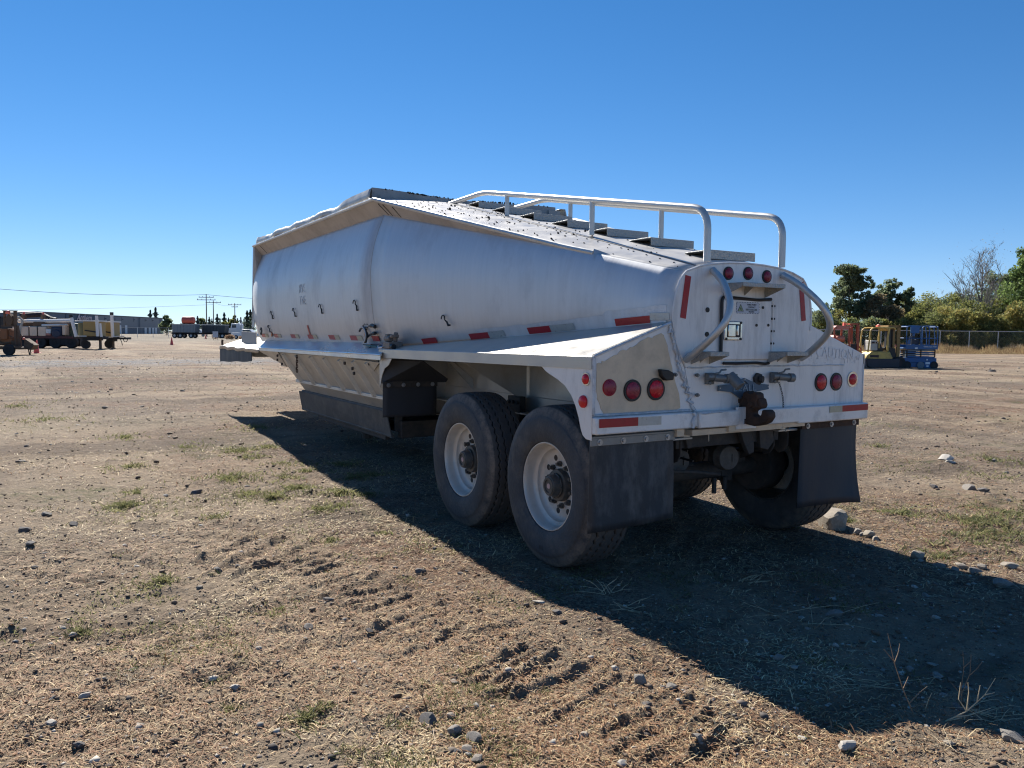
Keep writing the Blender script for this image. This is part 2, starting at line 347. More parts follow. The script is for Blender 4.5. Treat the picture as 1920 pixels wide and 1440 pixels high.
# --- rear roof deck (crowned) 
def deck_z(x, y):
    e = edge_x(y); c = 2.045+.236*y; return c-(c-edge_z(y))*abs(x/e)**2.2
m = MB(); vs = []; NX, NY = 24, 24
for i in range(NY+1):
    y = .012+(YA+.15-.012)*i/NY; e = edge_x(min(y, YA))
    for j in range(NX+1):
        x = -e+2*e*j/NX; yy = min(y, YA); vs.append((x, y, deck_z(x, yy)+(y-yy)*.236))
m.add(vs, [(i*(NX+1)+j, i*(NX+1)+j+1, (i+1)*(NX+1)+j+1, (i+1)*(NX+1)+j) for i in range(NY) for j in range(NX)])
o = m.build('roof_deck', DECK, TR); k = o.modifiers.new('thick', 'SOLIDIFY'); k.thickness = .006
m = MB()
for x in (-.43, .43): m.tube([(x, y, deck_z(x, y)+.002) for y in [.05+.2*k for k in range(19)]], .005, 6)
for x in (-.43, .43):
    for k in range(24):
        y = .2+.14*k; m.cyl((x*1.12, y, deck_z(x*1.12, y)-.001), (x*1.12, y, deck_z(x*1.12, y)+.005), .007, 6)
m.build('deck_seam', mat('seam_grey', (.20,.19,.18), .7), TR)
m = MB()                                       # asphalt crumbs left on deck and coaming
for k in range(420):
    y = 3.75*(random.random()**.55); x = (random.random()*2-1)*edge_x(y)*.97
    if abs(x) < .25 and random.random() < .4: continue
    s_ = random.uniform(.003, .010)*(1 if random.random() < .93 else 1.8); z = deck_z(x, y)+s_*.3
    a = random.random()*6
    m.box((x, y, z), (s_*random.uniform(.8, 1.8), s_*random.uniform(.8, 1.8), s_), rot=(a, a*.7, a))
for k in range(190):
    x = random.choice((random.uniform(-1.15, 1.0), random.gauss(.1, .25), random.gauss(-.6, .15))); s_ = random.uniform(.004, .016)
    if abs(x) > 1.1: continue
    m.box((x, 3.9+random.uniform(-.005, .02), 3.025-.03*math.sin((x+1.2)*1.6)**2+s_*.2), (s_*1.6, s_, s_*.8), rot=(x*9, x*5, x*31))
m.build('asphalt_crumbs', CRUMB, TR)['kind'] = 'stuff'
# --- coamings round the top opening
def crest(x): return 3.03-.035*math.sin((x+1.2)*1.4)**2
m = MB(); n = 30; vs = []
for i in range(n+1):
    x = -1.19+2.25*i/n
    vs += [(x, 3.885, 2.875 if abs(x) > .9 else 2.92), (x, 3.90, crest(x)), (x, 3.97, crest(x)-.01), (x, 3.97, 2.875 if abs(x) > 1.0 else 2.6)]
m.add(vs, [(i*4+j, i*4+j+1, (i+1)*4+j+1, (i+1)*4+j) for i in range(n) for j in range(3)]+[(0,1,2,3), (n*4+3,n*4+2,n*4+1,n*4)])
m.b2((-1.1, 3.86, 2.905), (1.02, 3.88, 2.925)); m.b2((.95, 3.87, 2.90), (1.11, 4.2, 2.985))
m.build('rear_coaming', COAM, TR, smooth=False)
for sd in (-1, 1):
    m = MB(); n = 90; vs = []
    for i in range(n+1):
        t = i/n; y = 3.9+(YF-.06-3.9)*t
        a = max(0, min(1, (t-.12)/.12))*(1-max(0, (t-.86)/.14)*.8)
        wv = a*(fbm(np.array([y*2.6]), np.array([3.]), 1., 3, 2)[0]-.5); w2 = a*(fbm(np.array([y*3.6]), np.array([7.]), 1., 3, 6)[0]-.5)
        x0 = 1.225; w2 = w2+a*.35*(vnoise(np.array([y*11.]), np.array([2.]))[0]-.5); x1 = 1.20+wv*.07; zt = 3.02+w2*.03-.03*a
        vs += [(sd*x0, y, 2.895), (sd*(x0-.005+wv*.07), y, 2.96), (sd*x1, y, zt), (sd*(x1-.06), y, zt+w2*.03)]
    m.add(vs, [(i*4+j, i*4+j+1, (i+1)*4+j+1, (i+1)*4+j) for i in range(n) for j in range(3)])
    o = m.build('side_coaming', mat('bent_coaming', (.50,.49,.46), .5, .45, .15, 6., .1, 30, (1,1,1), (.25,.23,.2), .6, 4), TR, ang=60)
    k = o.modifiers.new('thick', 'SOLIDIFY'); k.thickness = .006
m = MB()
for sd in (-1, 1): m.b2((sd*1.02, 3.9, 2.885), (sd*1.225, YF, 2.893))  # added plates stop sunlight leaking down between lining and wall
m.build('sun_block_shelf', COAM, TR)
m = MB(); m.b2((-.98, 7.36, 1.262), (.98, 9.4, 1.268)); m.build('sun_block_pan', ALU_HOP, TR)  # added plate keeps the shadow under the trailer front solid
m = MB(); m.b2((-.90, 3.60, .715), (.90, 7.32, .722)); m.b2((-1.0,3.62,.88),(1.0,7.3,.885)); m.build('sun_block_floor', UNDER, TR)  # added plates stop sunlight falling through the open chute
m = MB(); m.b2((-1.25, 3.42, 1.36), (1.25, 4.1, 1.366)); m.build('sun_block_plate', UNDER, TR)  # added plate blocks sun leaking onto the ground behind the hopper
m = MB(); m.b2((-1.04, YF-.1, 2.6), (1.04, YF-.02, 3.0)); m.build('front_coaming', COAM, TR)
# inside of the hopper
m = MB()
for sd in (-1, 1):
    m.add([(sd*1.04,3.9,2.9),(sd*1.04,YF,2.9),(sd*.9,7.3,1.1),(sd*.9,4.2,1.1)], [(0,1,2,3)])
m.add([(-1.04,3.98,2.9),(1.04,3.98,2.9),(.9,4.25,1.1),(-.9,4.25,1.1)], [(0,1,2,3)])
m.build('hopper_lining', COAM, TR, smooth=False)
# --- front bulkhead and gooseneck
m = MB()
m.sheet([(-.84,YF+.27,2.70),(.84,YF+.27,2.70),(1.0,YF+.33,1.40),(-1.0,YF+.33,1.40)], -.01)
m.sheet([(-1.2,YF,2.9),(1.2,YF,2.9),(.84,YF+.27,2.70),(-.84,YF+.27,2.70)], .01)
m.build('front_bulkhead', ALU_HOP, TR, smooth=False)
m = MB(); m.b2((-.5, 7.2, .95), (.5, 10.2, 1.24)); m.b2((-.42, 10.2, 1.12), (.42, 11.7, 1.24)); m.b2((-1.15, 9.3, 1.14), (1.15, 9.5, 1.26))
m.build('gooseneck', ALU_HOP, TR, .006)
for sd in (-1, 1):                             # plates over the tractor wheels
    m = MB(); n = 26; ys = [8.42+(11.5-8.42)*i/n for i in range(n+1)]
    oz = [1.285+.010*math.sin(i*.9)*(i > 6) for i in range(n+1)]; iz = [1.30+.14*min(1, i/7) for i in range(n+1)]
    vs = []
    for i, y in enumerate(ys):
        o = W-.0+.012*math.sin(i*1.1)*(i > 4); f = min(1., (n-i)/2+.6) if sd > 0 or True else 1
        vs += [(sd*o, y, oz[i]-.055), (sd*o, y, oz[i]), (sd*.80, y+.0, iz[i]), (sd*.45, y, iz[i]+.005)]
    m.add(vs, [(4*i+j, 4*i+j+1, 4*i+j+5, 4*i+j+4) for i in range(n) for j in range(3)])
    o = m.build('front_wing', ALU_TOP, TR, ang=30); k = o.modifiers.new('thick', 'SOLIDIFY'); k.thickness = .006
    m = MB(); vs = []
    for i in range(15):
        y = 8.93+(11.49-8.93)*i/14; z1 = 1.08+(.99-1.08)*i/14; x = sd*(W-.012)
        vs += [(x, y, 1.240), (x, y, z1+.006*math.cos(i))]
    m.add(vs, [(2*i, 2*i+1, 2*i+3, 2*i+2) for i in range(14)]); o = m.build('front_mud_flap', FLAPD, TR); k = o.modifiers.new('thick', 'SOLIDIFY'); k.thickness = .01; o.data.polygons.foreach_set('use_smooth', [False]*len(o.data.polygons))
    m = MB(); m.sheet([(sd*1.1,9.4,1.54),(sd*1.1,10.5,1.555),(sd*1.1,10.5,1.36),(sd*1.1,9.4,1.33)], .012); m.build('stand_plate', mat('dull_plate', (.30,.29,.28), .6, .3), TR, smooth=False)
m = MB(); m.tube([(-1.27, 11.3, 1.29), (-1.27, 11.32, 1.35), (-1.265, 11.32, 1.40)], .02, 8); m.build('marker_lamp', RUSTY, TR)
# --- rub rail ledge, lip and hopper
for sd in (-1, 1):
    m = MB(); m.sheet([(sd*1.160,3.42,1.455),(sd*1.150,8.55,1.412),(sd*1.335,8.2,1.315),(sd*1.335,3.3,1.345)], .006*sd)
    m.tube([(sd*1.335,3.3,1.345),(sd*1.335,8.2,1.315),(sd*1.30,8.5,1.33)], .011, 8)
    m.sheet([(sd*1.335,3.3,1.340),(sd*1.335,8.2,1.310),(sd*1.335,8.2,1.275),(sd*1.335,3.3,1.295)], .006*sd)
    m.build('rub_rail', mat('ledge_aluminium', (.60,.62,.64), .36, .85, .06, 4, .03, 20, (1,.4,1), (.42,.42,.42), .4, 4), TR, smooth=False)
    m = MB(); YH0, YH1 = 3.55, 7.35
    m.sheet([(sd*1.27,YH0,1.29),(sd*1.27,YH1,1.27),(sd*1.0,YH1-.05,.865),(sd*1.0,YH0+.12,.865)], .006*sd)
    m.sheet([(sd*1.0,YH0+.12,.865),(sd*1.0,YH1-.05,.865),(sd*.88,YH1-.05,.70),(sd*.88,YH0+.12,.70)], .006*sd)
    m.sheet([(sd*1.27,YH1,1.27),(sd*.3,YH1,1.27),(sd*.3,YH1-.05,.7),(sd*.88,YH1-.05,.70),(sd*1.0,YH1-.05,.865)], .006)
    m.sheet([(sd*1.27,YH0,1.27),(sd*.3,YH0,1.27),(sd*.3,YH0+.12,.7),(sd*.88,YH0+.12,.70),(sd*1.0,YH0+.12,.865)], .006)
    m.sheet([(sd*1.30,YH1-.1,1.285),(sd*1.27,8.6,1.28),(sd*1.12,YH1+.1,1.06)], .008*sd)          # triangular gussets
    m.sheet([(sd*1.285,YH0-.1,1.27),(sd*1.265,4.55,1.28),(sd*1.13,4.15,1.07)], .008*sd)
    m.build('hopper_chute', ALU_HOP, TR, smooth=False)
    for y in (7.05, 6.45, 5.8, 5.25, 4.7, 4.25, 3.85):
        m = MB(); a = Vector((sd*1.262, y, 1.26)); b = Vector((sd*1.012, y, .88)); up = Vector((sd*.40, 0, -.27)).normalized()*.042; d = Vector((0, .04, 0))
        m.add([a-d, a+d, a+d*.5+up, a-d*.5+up, b-d, b+d, b+d*.5+up, b-d*.5+up], [(0,1,2,3),(4,7,6,5),(0,4,5,1),(1,5,6,2),(2,6,7,3),(3,7,4,0)])
        m.build('hopper_rib', RIB_M, TR, smooth=False)
    m = MB(); m.b2((sd*.985, YH0+.1, .845), (sd*1.035, YH1-.02, .885)); m.build('chute_ledge', ALU_HOP, TR, .005)
    m = MB(); m.sheet([(sd*.93,4.15,.705),(sd*.93,7.5,.705),(sd*.87,7.55,.44),(sd*.89,4.1,.44)], .012*sd)
    for y in (4.15, 4.9, 5.7, 6.5, 7.45): m.b2((sd*.76, y-.02, .50), (sd*.84, y+.02, .69))
    m.tube([(sd*.885,4.1,.44),(sd*.865,7.55,.44)], .022, 8)
    m.tube([(sd*.90,4.1,.70),(sd*.90,7.42,.70)], .028, 8)  # added tube closes a slit that let sunlight through
    m.build('dump_gate', mat('worn_gate_steel', (.085,.083,.08), .7, .2, .2, 6., .2, 30, (1,1,1), (.19,.17,.145), .6, 3.5), TR, smooth=False)
m = MB(); m.b2((-.84, 4.1, .485), (.84, 7.5, .50)); m.b2((-.8, 4.05, .42), (.8, 4.15, .6)); m.b2((-.8, 7.4, .42), (.8, 7.55, .6))  # wide thin plate added to close the underside against sunlight
for y in (4.8, 5.6, 6.4): m.b2((-.8, y, .45), (.8, y+.06, .52))
m.cyl((-.5,5.9,.3),(-.5,5.9,.5),.045,10); m.cyl((-.5,5.9,.18),(-.5,5.9,.3),.07,10); m.b2((-.85,4.4,.36),(-.80,6.9,.44))
m.build('gate_frame', UNDER, TR, .004)
m = MB()                                       # loose chain and little bolts on the chute
for k in range(7): m.tube([(-1.30-.002*k, 6.30+.010*math.sin(a), 1.235-.030*k+.022*math.cos(a)) if k % 2 else (-1.30+.010*math.sin(a), 6.30, 1.235-.030*k+.022*math.cos(a)) for a in [j*math.pi/5 for j in range(11)]], .006, 5, caps=False)
m.build('hanging_chain', RUSTY, TR)
m = MB()
for (y, z) in ((7.35,1.22),(7.40,1.16),(7.20,1.11),(4.50,1.22),(4.28,1.17),(4.26,1.12)):
    m.disc((-1.275+.2*(1.24-z), y, z), .018, '-x', 8, .02)
m.build('gusset_bolts', UNDER, TR)
# --- rear head (rounded octagon plate with crowned top)
HEAD = [(-.50,1.345),(-.546,1.351),(-.60,1.44),(-.635,1.52),(-.655,1.60),(-.663,1.655),(-.660,1.72),(-.650,1.79),(-.632,1.85),(-.605,1.91),(-.585,1.94),(-.558,1.967),
        (-.45,2.003),(-.37,2.020),(-.284,2.032),(-.16,2.042),(0,2.047)]
HEAD = HEAD+[(-x, z) for x, z in HEAD[-2::-1]]
m = MB(); m.prism(HEAD, 'y', 0, .05); m.build('rear_head', ALU_W, TR, .006)
m = MB(); m.tube([(x*1.004, -.001, z+.001) for x, z in HEAD[4:-4]], .007, 6); m.build('head_edge_weld', ALU_W, TR)
# --- lower rear panels with the fender ends
m = MB(); m.prism([(-.55,1.35),(-.48,1.10),(-.46,1.062),(.46,1.055),(.50,1.10),(.55,1.35)], 'y', .0, .03); m.build('centre_panel', ALU_W, TR, .003)
m = MB(); m.prism([(-W,1.425),(-.665,1.642),(-.655,1.60),(-.635,1.52),(-.60,1.44),(-.55,1.345),(-.48,1.10),(-.46,1.062),(-W,1.062)], 'y', .004, .03)
m.build('rear_corner_panel', ALU_W, TR, .003)
m = MB(); m.prism([(W,1.425),(.665,1.642),(.655,1.60),(.635,1.52),(.60,1.44),(.55,1.345),(.50,1.10),(.46,1.055),(W,1.050)], 'y', .004, .03)
m.build('rear_corner_panel', ALU_W, TR, .003)
random.seed(3)
def rag(a, b, n, amp):                         # ragged line between two points
    return [(a[0]+(b[0]-a[0])*i/n+random.uniform(-amp, amp), a[1]+(b[1]-a[1])*i/n+random.uniform(-amp, amp)) for i in range(n+1)]
m = MB(); pts = rag((-1.255,1.385),(-1.20,1.40),4,.008)+rag((-1.16,1.425),(-.76,1.575),16,.010)+rag((-.735,1.56),(-.70,1.47),5,.006)+rag((-.695,1.44),(-.60,1.19),9,.006)+rag((-.585,1.12),(-.585,1.085),2,.004)+rag((-.62,1.075),(-1.20,1.075),14,.003)+rag((-1.225,1.12),(-1.262,1.22),4,.010)
m.prism(pts, 'y', .0005, .01); m.build('bare_metal_patch', ALU_BR, TR, smooth=False)
m = MB()                                       # thick ragged weld seam up the left of the centre panel
P = rag((-.70,1.62),(-.645,1.50),7,.012)+rag((-.64,1.47),(-.585,1.30),9,.014)+rag((-.57,1.28),(-.475,1.075),12,.018)
m.tube([(x, -.002-random.random()*.004, z) for x, z in P], [random.uniform(.006, .013) for _ in P], 8)
m.tube([(x+.022+random.uniform(-.006,.006), -.000, z) for x, z in P], [random.uniform(.002, .008) for _ in P], 6)
m.build('weld_seam', WELD, TR)
m = MB(); m.tube([(x, -.001, 1.349+random.uniform(-.002, .002)) for x in [-.53+.06*k for k in range(19)]], .006, 6); m.tube([(x, .001, 1.347+random.uniform(-.003, .003)) for x in [.56+.05*k for k in range(11)]], .004, 6)
m.build('panel_weld', WELD, TR)
m = MB(); m.tube([(-1.284, 0, 1.42), (-1.284, -.001, 1.08)], .012, 8); m.tube([(-1.284, -.001, 1.073),(-.5,-.001,1.073)], .008, 6); m.tube([(-1.28,.002,1.428),(-.68,.002,1.636)], .010, 6)
m.build('corner_weld', WELD, TR)
# --- fenders
for sd in (-1, 1):
    m = MB()
    m.sheet([(sd*W,.03,1.424),(sd*.662,.03,1.642),(sd*.775,1.05,1.568),(sd*1.14,3.5,1.412),(sd*W,3.42,1.392)], .006*sd)
    o = m.build('fender_top', ALU_TOP, TR, smooth=False)
    m = MB(); m.sheet([(sd*(W+.004),.0,1.426),(sd*(W+.004),3.43,1.394),(sd*(W+.004),3.43,1.315),(sd*(W+.004),.0,1.352)], .006*sd)
    m.tube([(sd*W,0,1.424),(sd*W,3.43,1.393)], .008, 6)
    m.build('fender_lip', ALU_TOP, TR, smooth=False)
    # skirt with wheel-arch curve, and the small tapered skirt at the front end
    arch = fillet([(.56,0,1.352),(.50,0,1.315),(.44,0,1.295)], .05, 4)
    cpts = [(p.x, p.z) for p in arch]+[(.36,1.270),(.28,1.235),(.21,1.18),(.165,1.12),(.13,1.05),(.105,.98),(.085,.945),(.05,.925),(-.004,.922),(-.004,1.352)]
    m = MB(); m.prism(cpts, 'x', sd*(W-.004), sd*(W+.002)); m.build('rear_skirt', ALU_W, TR, .002)
    f2 = [(3.43,1.314),(3.43,1.03),(3.41,1.03),(3.385,1.12),(3.34,1.20),(3.26,1.24),(3.10,1.262),(3.05,1.30),(3.05,1.318)]
    m = MB(); m.prism([(3.43,1.314),(3.43,1.03),(3.415,1.03),(3.37,1.14),(3.30,1.215),(3.20,1.25),(3.12,1.314)], 'x', sd*(W-.004), sd*(W+.002)); m.build('front_skirt', ALU_TOP, TR)
    m = MB()                                   # front wheel-well closing panel, dark underside struts
    m.sheet([(sd*W,3.38,1.30),(sd*.98,3.10,1.29),(sd*.62,3.30,1.10),(sd*.62,3.34,1.07),(sd*W,3.38,1.07)], .006)
    m.build('well_panel', FLAPD, TR, smooth=False)
    m = MB()
    m.sheet([(sd*.95,3.0,1.40),(sd*.90,2.96,1.40),(sd*.52,2.95,1.02),(sd*.52,2.95,1.12),(sd*.8,3.0,1.36)], .01)
    m.sheet([(sd*1.24,2.0,1.385),(sd*.80,2.0,1.45),(sd*.52,1.98,1.45),(sd*.52,1.98,1.00),(sd*.58,1.98,1.00)], .01)
    m.sheet([(sd*1.24,.85,1.39),(sd*.80,.85,1.50),(sd*.52,.85,1.5),(sd*.52,.85,1.05),(sd*.58,.85,1.05)], .01)
    m.build('fender_brace', ALU_HOP, TR, smooth=False)
    m = MB(); m.b2((sd*.44, .05, 1.02), (sd*.50, 4.2, 1.60)); m.b2((sd*.42, .05, .87), (sd*.62, 4.2, .885)); m.b2((sd*.44, .05, .885), (sd*.50, 4.2, 1.02))
    m.build('frame_rail', ALU_HOP, TR, .004)
    m = MB(); m.b2((sd*.56, 1.92, .78), (sd*.62, 2.12, 1.02)); m.b2((sd*.56, .30, .72), (sd*.60, .44, .93)); m.b2((sd*.44, 1.15, .62), (sd*.50, 1.35, .9))
    for yy in (1.95, 2.02, 2.09): m.disc((sd*.62, yy, .97), .016, 'x' if sd > 0 else '-x', 8, .02)
    m.build('hanger_set', UNDER, TR, .004)
# mud flaps: (x0, x1, y, ztop, zbottom, curl)
def flap(x0, x1, y, zt, zb, curl, mt, brmat, bz=.035, gap=.0, bolts=4, lab=None, zb2=None, skew=0.):
    nx, nz = 10, 12; m = MB(); vs = []
    for j in range(nz+1):
        t = j/nz
        for i in range(nx+1):
            s_ = i/nx; x = x0+(x1-x0)*s_+skew*t*s_; zbb = zb+((zb2 if zb2 is not None else zb)-zb)*s_
            vs.append((x, y+.012*math.sin(s_*5+t*2)*t+curl*t*t*s_**3, zt+(zbb-zt)*t))
    m.add(vs, [(j*(nx+1)+i, j*(nx+1)+i+1, (j+1)*(nx+1)+i+1, (j+1)*(nx+1)+i) for j in range(nz) for i in range(nx)])
    o = m.build('mud_flap', mt, TR); k = o.modifiers.new('thick', 'SOLIDIFY'); k.thickness = .009; k.offset = 0
    if lab: o['label'] = lab
    b = MB(); b.b2((x0-.005, y-.018, zt-.042), (x1+.005, y-.007, zt+.004)); b.b2((x0-.005, y-.018, zt+.004), (x1+.005, y+.03, zt+.016)); b.build('flap_bracket', brmat, o, .002)
    if bolts:
        for i in range(bolts):
            c = MB(); x = x0+(x1-x0)*(.09+.82*i/(bolts-1)); c.disc((x, y-.018, zt-.020), .021, '-y', 14, .004); c.disc((x, y-.022, zt-.020), .011, '-y', 6, .009); c.build('flap_bolt', BOLT, o)
    return o
flap(-1.288, -.625, .02, .927, .345, 0, FLAP, mat('flap_bar_steel', (.27,.265,.25), .5, .5, .15, 12., .2, 40), lab='dusty grey black mud flap with four bright bolts', zb2=.372, skew=.02)
flap(.615, 1.262, .02, .925, .30, -.13, FLAPD, RUSTY, bolts=3, lab='smooth dark mud flap under rusty strip', zb2=.31, skew=-.09)
flap(-1.29, -.72, 3.36, 1.068, .735, 0, FLAPD, UNDER, lab='dark mud flap ahead of the front wheel')
flap(.72, 1.29, 3.36, 1.068, .735, 0, FLAPD, UNDER, bolts=3)
# --- bumper
m = MB()
for (a, b, zt, zb, dy) in ((-1.292,-.50,1.066,.958,.0),(-.47,-.10,1.064,.955,-.018),(.03,.50,1.060,.948,-.018),(.50,1.30,1.058,.935,-.004)):
    m.b2((a, -.045+dy, zb), (b, .02, zt-.002))
m.b2((-.505,-.043,.965),(-.465,.02,1.055)); m.b2((-.10,-.03,.955),(.03,.02,1.05))
m.build('bumper', mat('bumper_aluminium', (.78,.76,.73), .45, .2, .08, 4, .05, 30, (.5,1,1), (.36,.33,.30), .6, 6., dlow=.5), TR, .009)
m = MB(); m.tube([(-.512+random.uniform(-.012,.012), -.05, z) for z in (.96,.98,1.0,1.02,1.04,1.062)], .012, 6); m.tube([(-.47+.05*k, -.063, 1.055+random.uniform(-.006,.003)) for k in range(5)], .006, 5)
m.build('bumper_weld', WELD, TR)
m = MB(); m.b2((-.50,-.03,.905),(.36,.05,.945)); m.b2((-.56,-.02,.905),(-.625,.02,.955)); m.b2((-.19,-.05,.915),(-.06,-.02,.965)); m.b2((.36,-.03,.912),(.60,.05,.945))
m.b2((.40,-.028,.88),(.405,-.02,.91)); m.b2((-.35,-.028,.86),(-.345,-.02,.91))
m.build('bumper_lower_strip', ALU_BR, TR, .003)
# --- reflective tape
def tape(name_m, quad, t=.0015):
    m = MB(); m.sheet(quad, t); return m.build('reflective_tape', name_m, TR, smooth=False)
def tape_rear(mt, x0, x1, z0, z1, y, dz=0): return tape(mt, [(x0,y,z1),(x0,y,z0),(x1,y,z0+dz),(x1,y,z1+dz)], -.0015)
tape_rear(TRED, -1.272, -.973, 1.002, 1.055, -.0475, -.002); tape_rear(TSIL, -.973, -.785, 1.0, 1.053, -.0475, -.002)
tape_rear(TYEL, .840, .985, 1.000, 1.046, -.0515, .001); tape_rear(TRED, .985, 1.292, 1.001, 1.047, -.0515, .001)
tape(TRED, [(-.566,-.002,1.944),(-.604,-.002,1.672),(-.556,-.002,1.664),(-.517,-.002,1.936)], -.0015)
tape(TRED, [(.520,-.002,1.940),(.560,-.002,1.666),(.606,-.002,1.672),(.566,-.002,1.945)], -.0015)
def wall_tape(mt, y0, y1, z0, z1, dz0=0., dz1=0.):
    q = []
    for (y, z) in ((y0, z1), (y0, z0), (y1, z0+dz1-dz0), (y1, z1+dz1-dz0)): q.append((-(hull_x(y, z)+.009), y, z))
    m = MB(); m.sheet(q, .0015); return m.build('reflective_tape', mt, TR, smooth=False)
def fz(y): return 1.642-(1.642-1.408)*min(y, 3.5)/3.5      # fender/wall junction height
for y0, y1, mt in ((.18,.49,TRED),(-1,0,None),(1.16,1.42,TRED),(.90,1.16,TSIL),(1.93,2.20,TRED),(1.72,1.93,TSIL),(2.72,2.96,TRED)):
    if mt: wall_tape(mt, y0, y1, fz((y0+y1)/2)+.018, fz((y0+y1)/2)+.066, 0, -(y1-y0)*.065)
wall_tape(TSIL, .02, .18, fz(.1)+.02, fz(.1)+.066)
for y0 in (4.35, 5.10, 5.95, 6.75, 7.65, 8.4):
    wall_tape(TRED, y0, y0+.22, 1.470, 1.522); wall_tape(TYEL, y0-.16, y0, 1.470, 1.522)
wall_tape(TRED, 3.72, 3.90, 1.470, 1.522); wall_tape(TRED, 6.02, 6.08, 1.522, 1.64)
m = MB(); random.seed(9)                       # rough whitish sealant smear over the fender joint
ys = [.05+.022*k for k in range(95)]; vs = []
for y in ys:
    h = .075+.02*fbm(np.array([y*9.]), np.array([1.]), 1., 3, 1)[0]+(.03 if y < .6 else 0); h = h*min(1, (2.15-y)/.12+.2)
    for z in (fz(y)+.002, fz(y)+h): vs.append((-(hull_x(y, z)+.0065), y, z))
m.add(vs, [(2*i, 2*i+1, 2*i+3, 2*i+2) for i in range(len(ys)-1)]); m.build('sealant_strip', mat('chalky_sealant', (.60,.62,.64), .6, .1, .1, 6, .4, 60, (1,3,1)), TR)
# --- lights
def lamp(x, y, z, r, lens, axis='-y', ring=BLK, rr=1.28, lab=None, dome=.012):
    g = MB(); g.disc((x, y, z), r*rr, axis, 28, .008); o = g.build('tail_light', ring, TR)
    off = {'-y': (0, -.008, 0), '-x': (-.008, 0, 0)}[axis]
    l = MB(); l.disc((x+off[0], y+off[1], z), r, axis, 28, .004, dome); l.build('lens', lens, o)
    if lab: o['label'] = lab
    return o
lamp(-1.163, .004, 1.238, .050, REDD, ring=RED, rr=1.06, lab='small dark red round lamp without bezel'); lamp(-.985, .0, 1.215, .054, REDD, lab='dark red round lamp on bare tan patch'); lamp(-.795, .0, 1.218, .056, RED, lab='bright red round lamp on bare tan patch')
lamp(.800, .004, 1.222, .053, RED); lamp(.975, .004, 1.222, .053, REDD); lamp(1.165, .004, 1.236, .043, RED, ring=CHR, rr=1.42, lab='small red lamp in chrome ring')
for x, z in ((-.184, 1.972), (.002, 1.980), (.186, 1.967)): lamp(x, 0, z, .036, REDD, rr=1.25)
lamp(-W-.002, .052, 1.290, .032, REDB, '-x', CHR, 1.25, 'red side marker in chrome ring'); lamp(-W-.002, .078, 1.152, .038, REDB, '-x', RED, 1.02, 'red side reflector disc')
for y, z, r_ in ((4.03, 1.545, .040), (7.96, 1.52, .036)):
    x = -(hull_x(y, z)+.006); g = MB(); g.disc((x, y, z), r_*1.2, '-x', 20, .006); o = g.build('marker_light', UNDER, TR); l = MB(); l.disc((x-.006, y, z), r_, '-x', 20, .003, .008); l.build('lens', AMB, o)
g = MB(); g.disc((-1.28, 8.27, 1.56), .058, '-x', 20, .012); o = g.build('round_badge', UNDER, TR); g = MB(); g.b2((-1.296,8.245,1.54),(-1.292,8.295,1.575)); g.build('badge_face', TYEL, o)
# --- access door, seal, sign, latch, hinge
m = MB(); m.b2((-.232,-.014,1.395),(.232,-.002,1.800)); DO = m.build('access_door', ALU_W, TR, .008)
m = MB(); m.tube(fillet([(.225,-.014,1.812),(.10,-.014,1.802),(-.235,-.014,1.815),(-.248,-.014,1.79),(-.245,-.014,1.41)], .03), .0105, 8); m.build('door_seal', BLK, DO)
m = MB(); m.tube([(-.22,-.014,1.375),(-.1,-.014,1.372),(.10,-.014,1.374),(.18,-.014,1.366),(.22,-.014,1.37)], .010, 8); m.build('door_seal', BLK, DO)
m = MB(); m.b2((.236,-.010,1.375),(.262,-.002,1.800)); m.cyl((.249,-.012,1.375),(.249,-.012,1.800),.006,8); H1 = m.build('hinge', ALU_W, DO)
m = MB()
for z in (1.766,1.678,1.592,1.507,1.422):
    for x in (.238, .261): m.disc((x, -.010, z), .008, '-y', 10, .006)
m.build('hinge_rivets', BLK, H1)
m = MB(); m.b2((-.228,-.026,1.528),(-.058,-.014,1.655)); LT = m.build('latch', CHR, DO, .01)
m = MB(); m.b2((-.205,-.0275,1.548),(-.080,-.0255,1.636)); m.build('latch_recess', BLK, LT)
m = MB(); m.b2((-.200,-.034,1.552),(-.130,-.027,1.632)); m.b2((-.128,-.045,1.560),(-.112,-.027,1.628)); m.build('latch_paddle', CHR, LT, .006)
m = MB()
for x, z in ((-.078,1.645),(-.078,1.538),(-.212,1.538)): m.disc((x,-.026,z),.009,'-y',10,.004)
m.build('latch_screws', BLK, LT)
m = MB()
for x, z, r_ in ((.142,1.753,.010),(.084,1.631,.010),(.201,1.633,.010)): m.disc((x,-.014,z),r_,'-y',12,.005)
m.build('door_rivets', BLK, DO)
m = MB()
for x, z, r_ in ((-.365,1.726,.017),(-.365,1.566,.017)): m.disc((x,-.001,z),r_,'-y',14,.004)
m.build('head_plugs', BLK, TR)
m = MB(); m.b2((-.115,-.0165,1.708),(.105,-.0145,1.785)); SG = m.build('warning_sign', SIGNW, DO)
m = MB()
for k in range(9): m.b2((-.113+.0245*k,-.0175,1.782),(-.101+.0245*k,-.0166,1.785)); m.b2((-.110+.0245*k,-.0175,1.709),(-.098+.0245*k,-.0166,1.712))
for k in range(4): m.b2((-.115,-.0175,1.716+.017*k),(-.112,-.0166,1.725+.017*k)); m.b2((.102,-.0175,1.716+.017*k),(.105,-.0166,1.725+.017*k))
tri = [(-.105,1.722),(-.045,1.722),(-.075,1.772)]
m.prism(tri, 'y', -.0175, -.0166); m.build('sign_border', INK, SG)
m = MB(); m.prism([(-.098,1.7255),(-.052,1.7255),(-.075,1.764)], 'y', -.0183, -.0176); m.build('sign_triangle', SIGNY, SG)
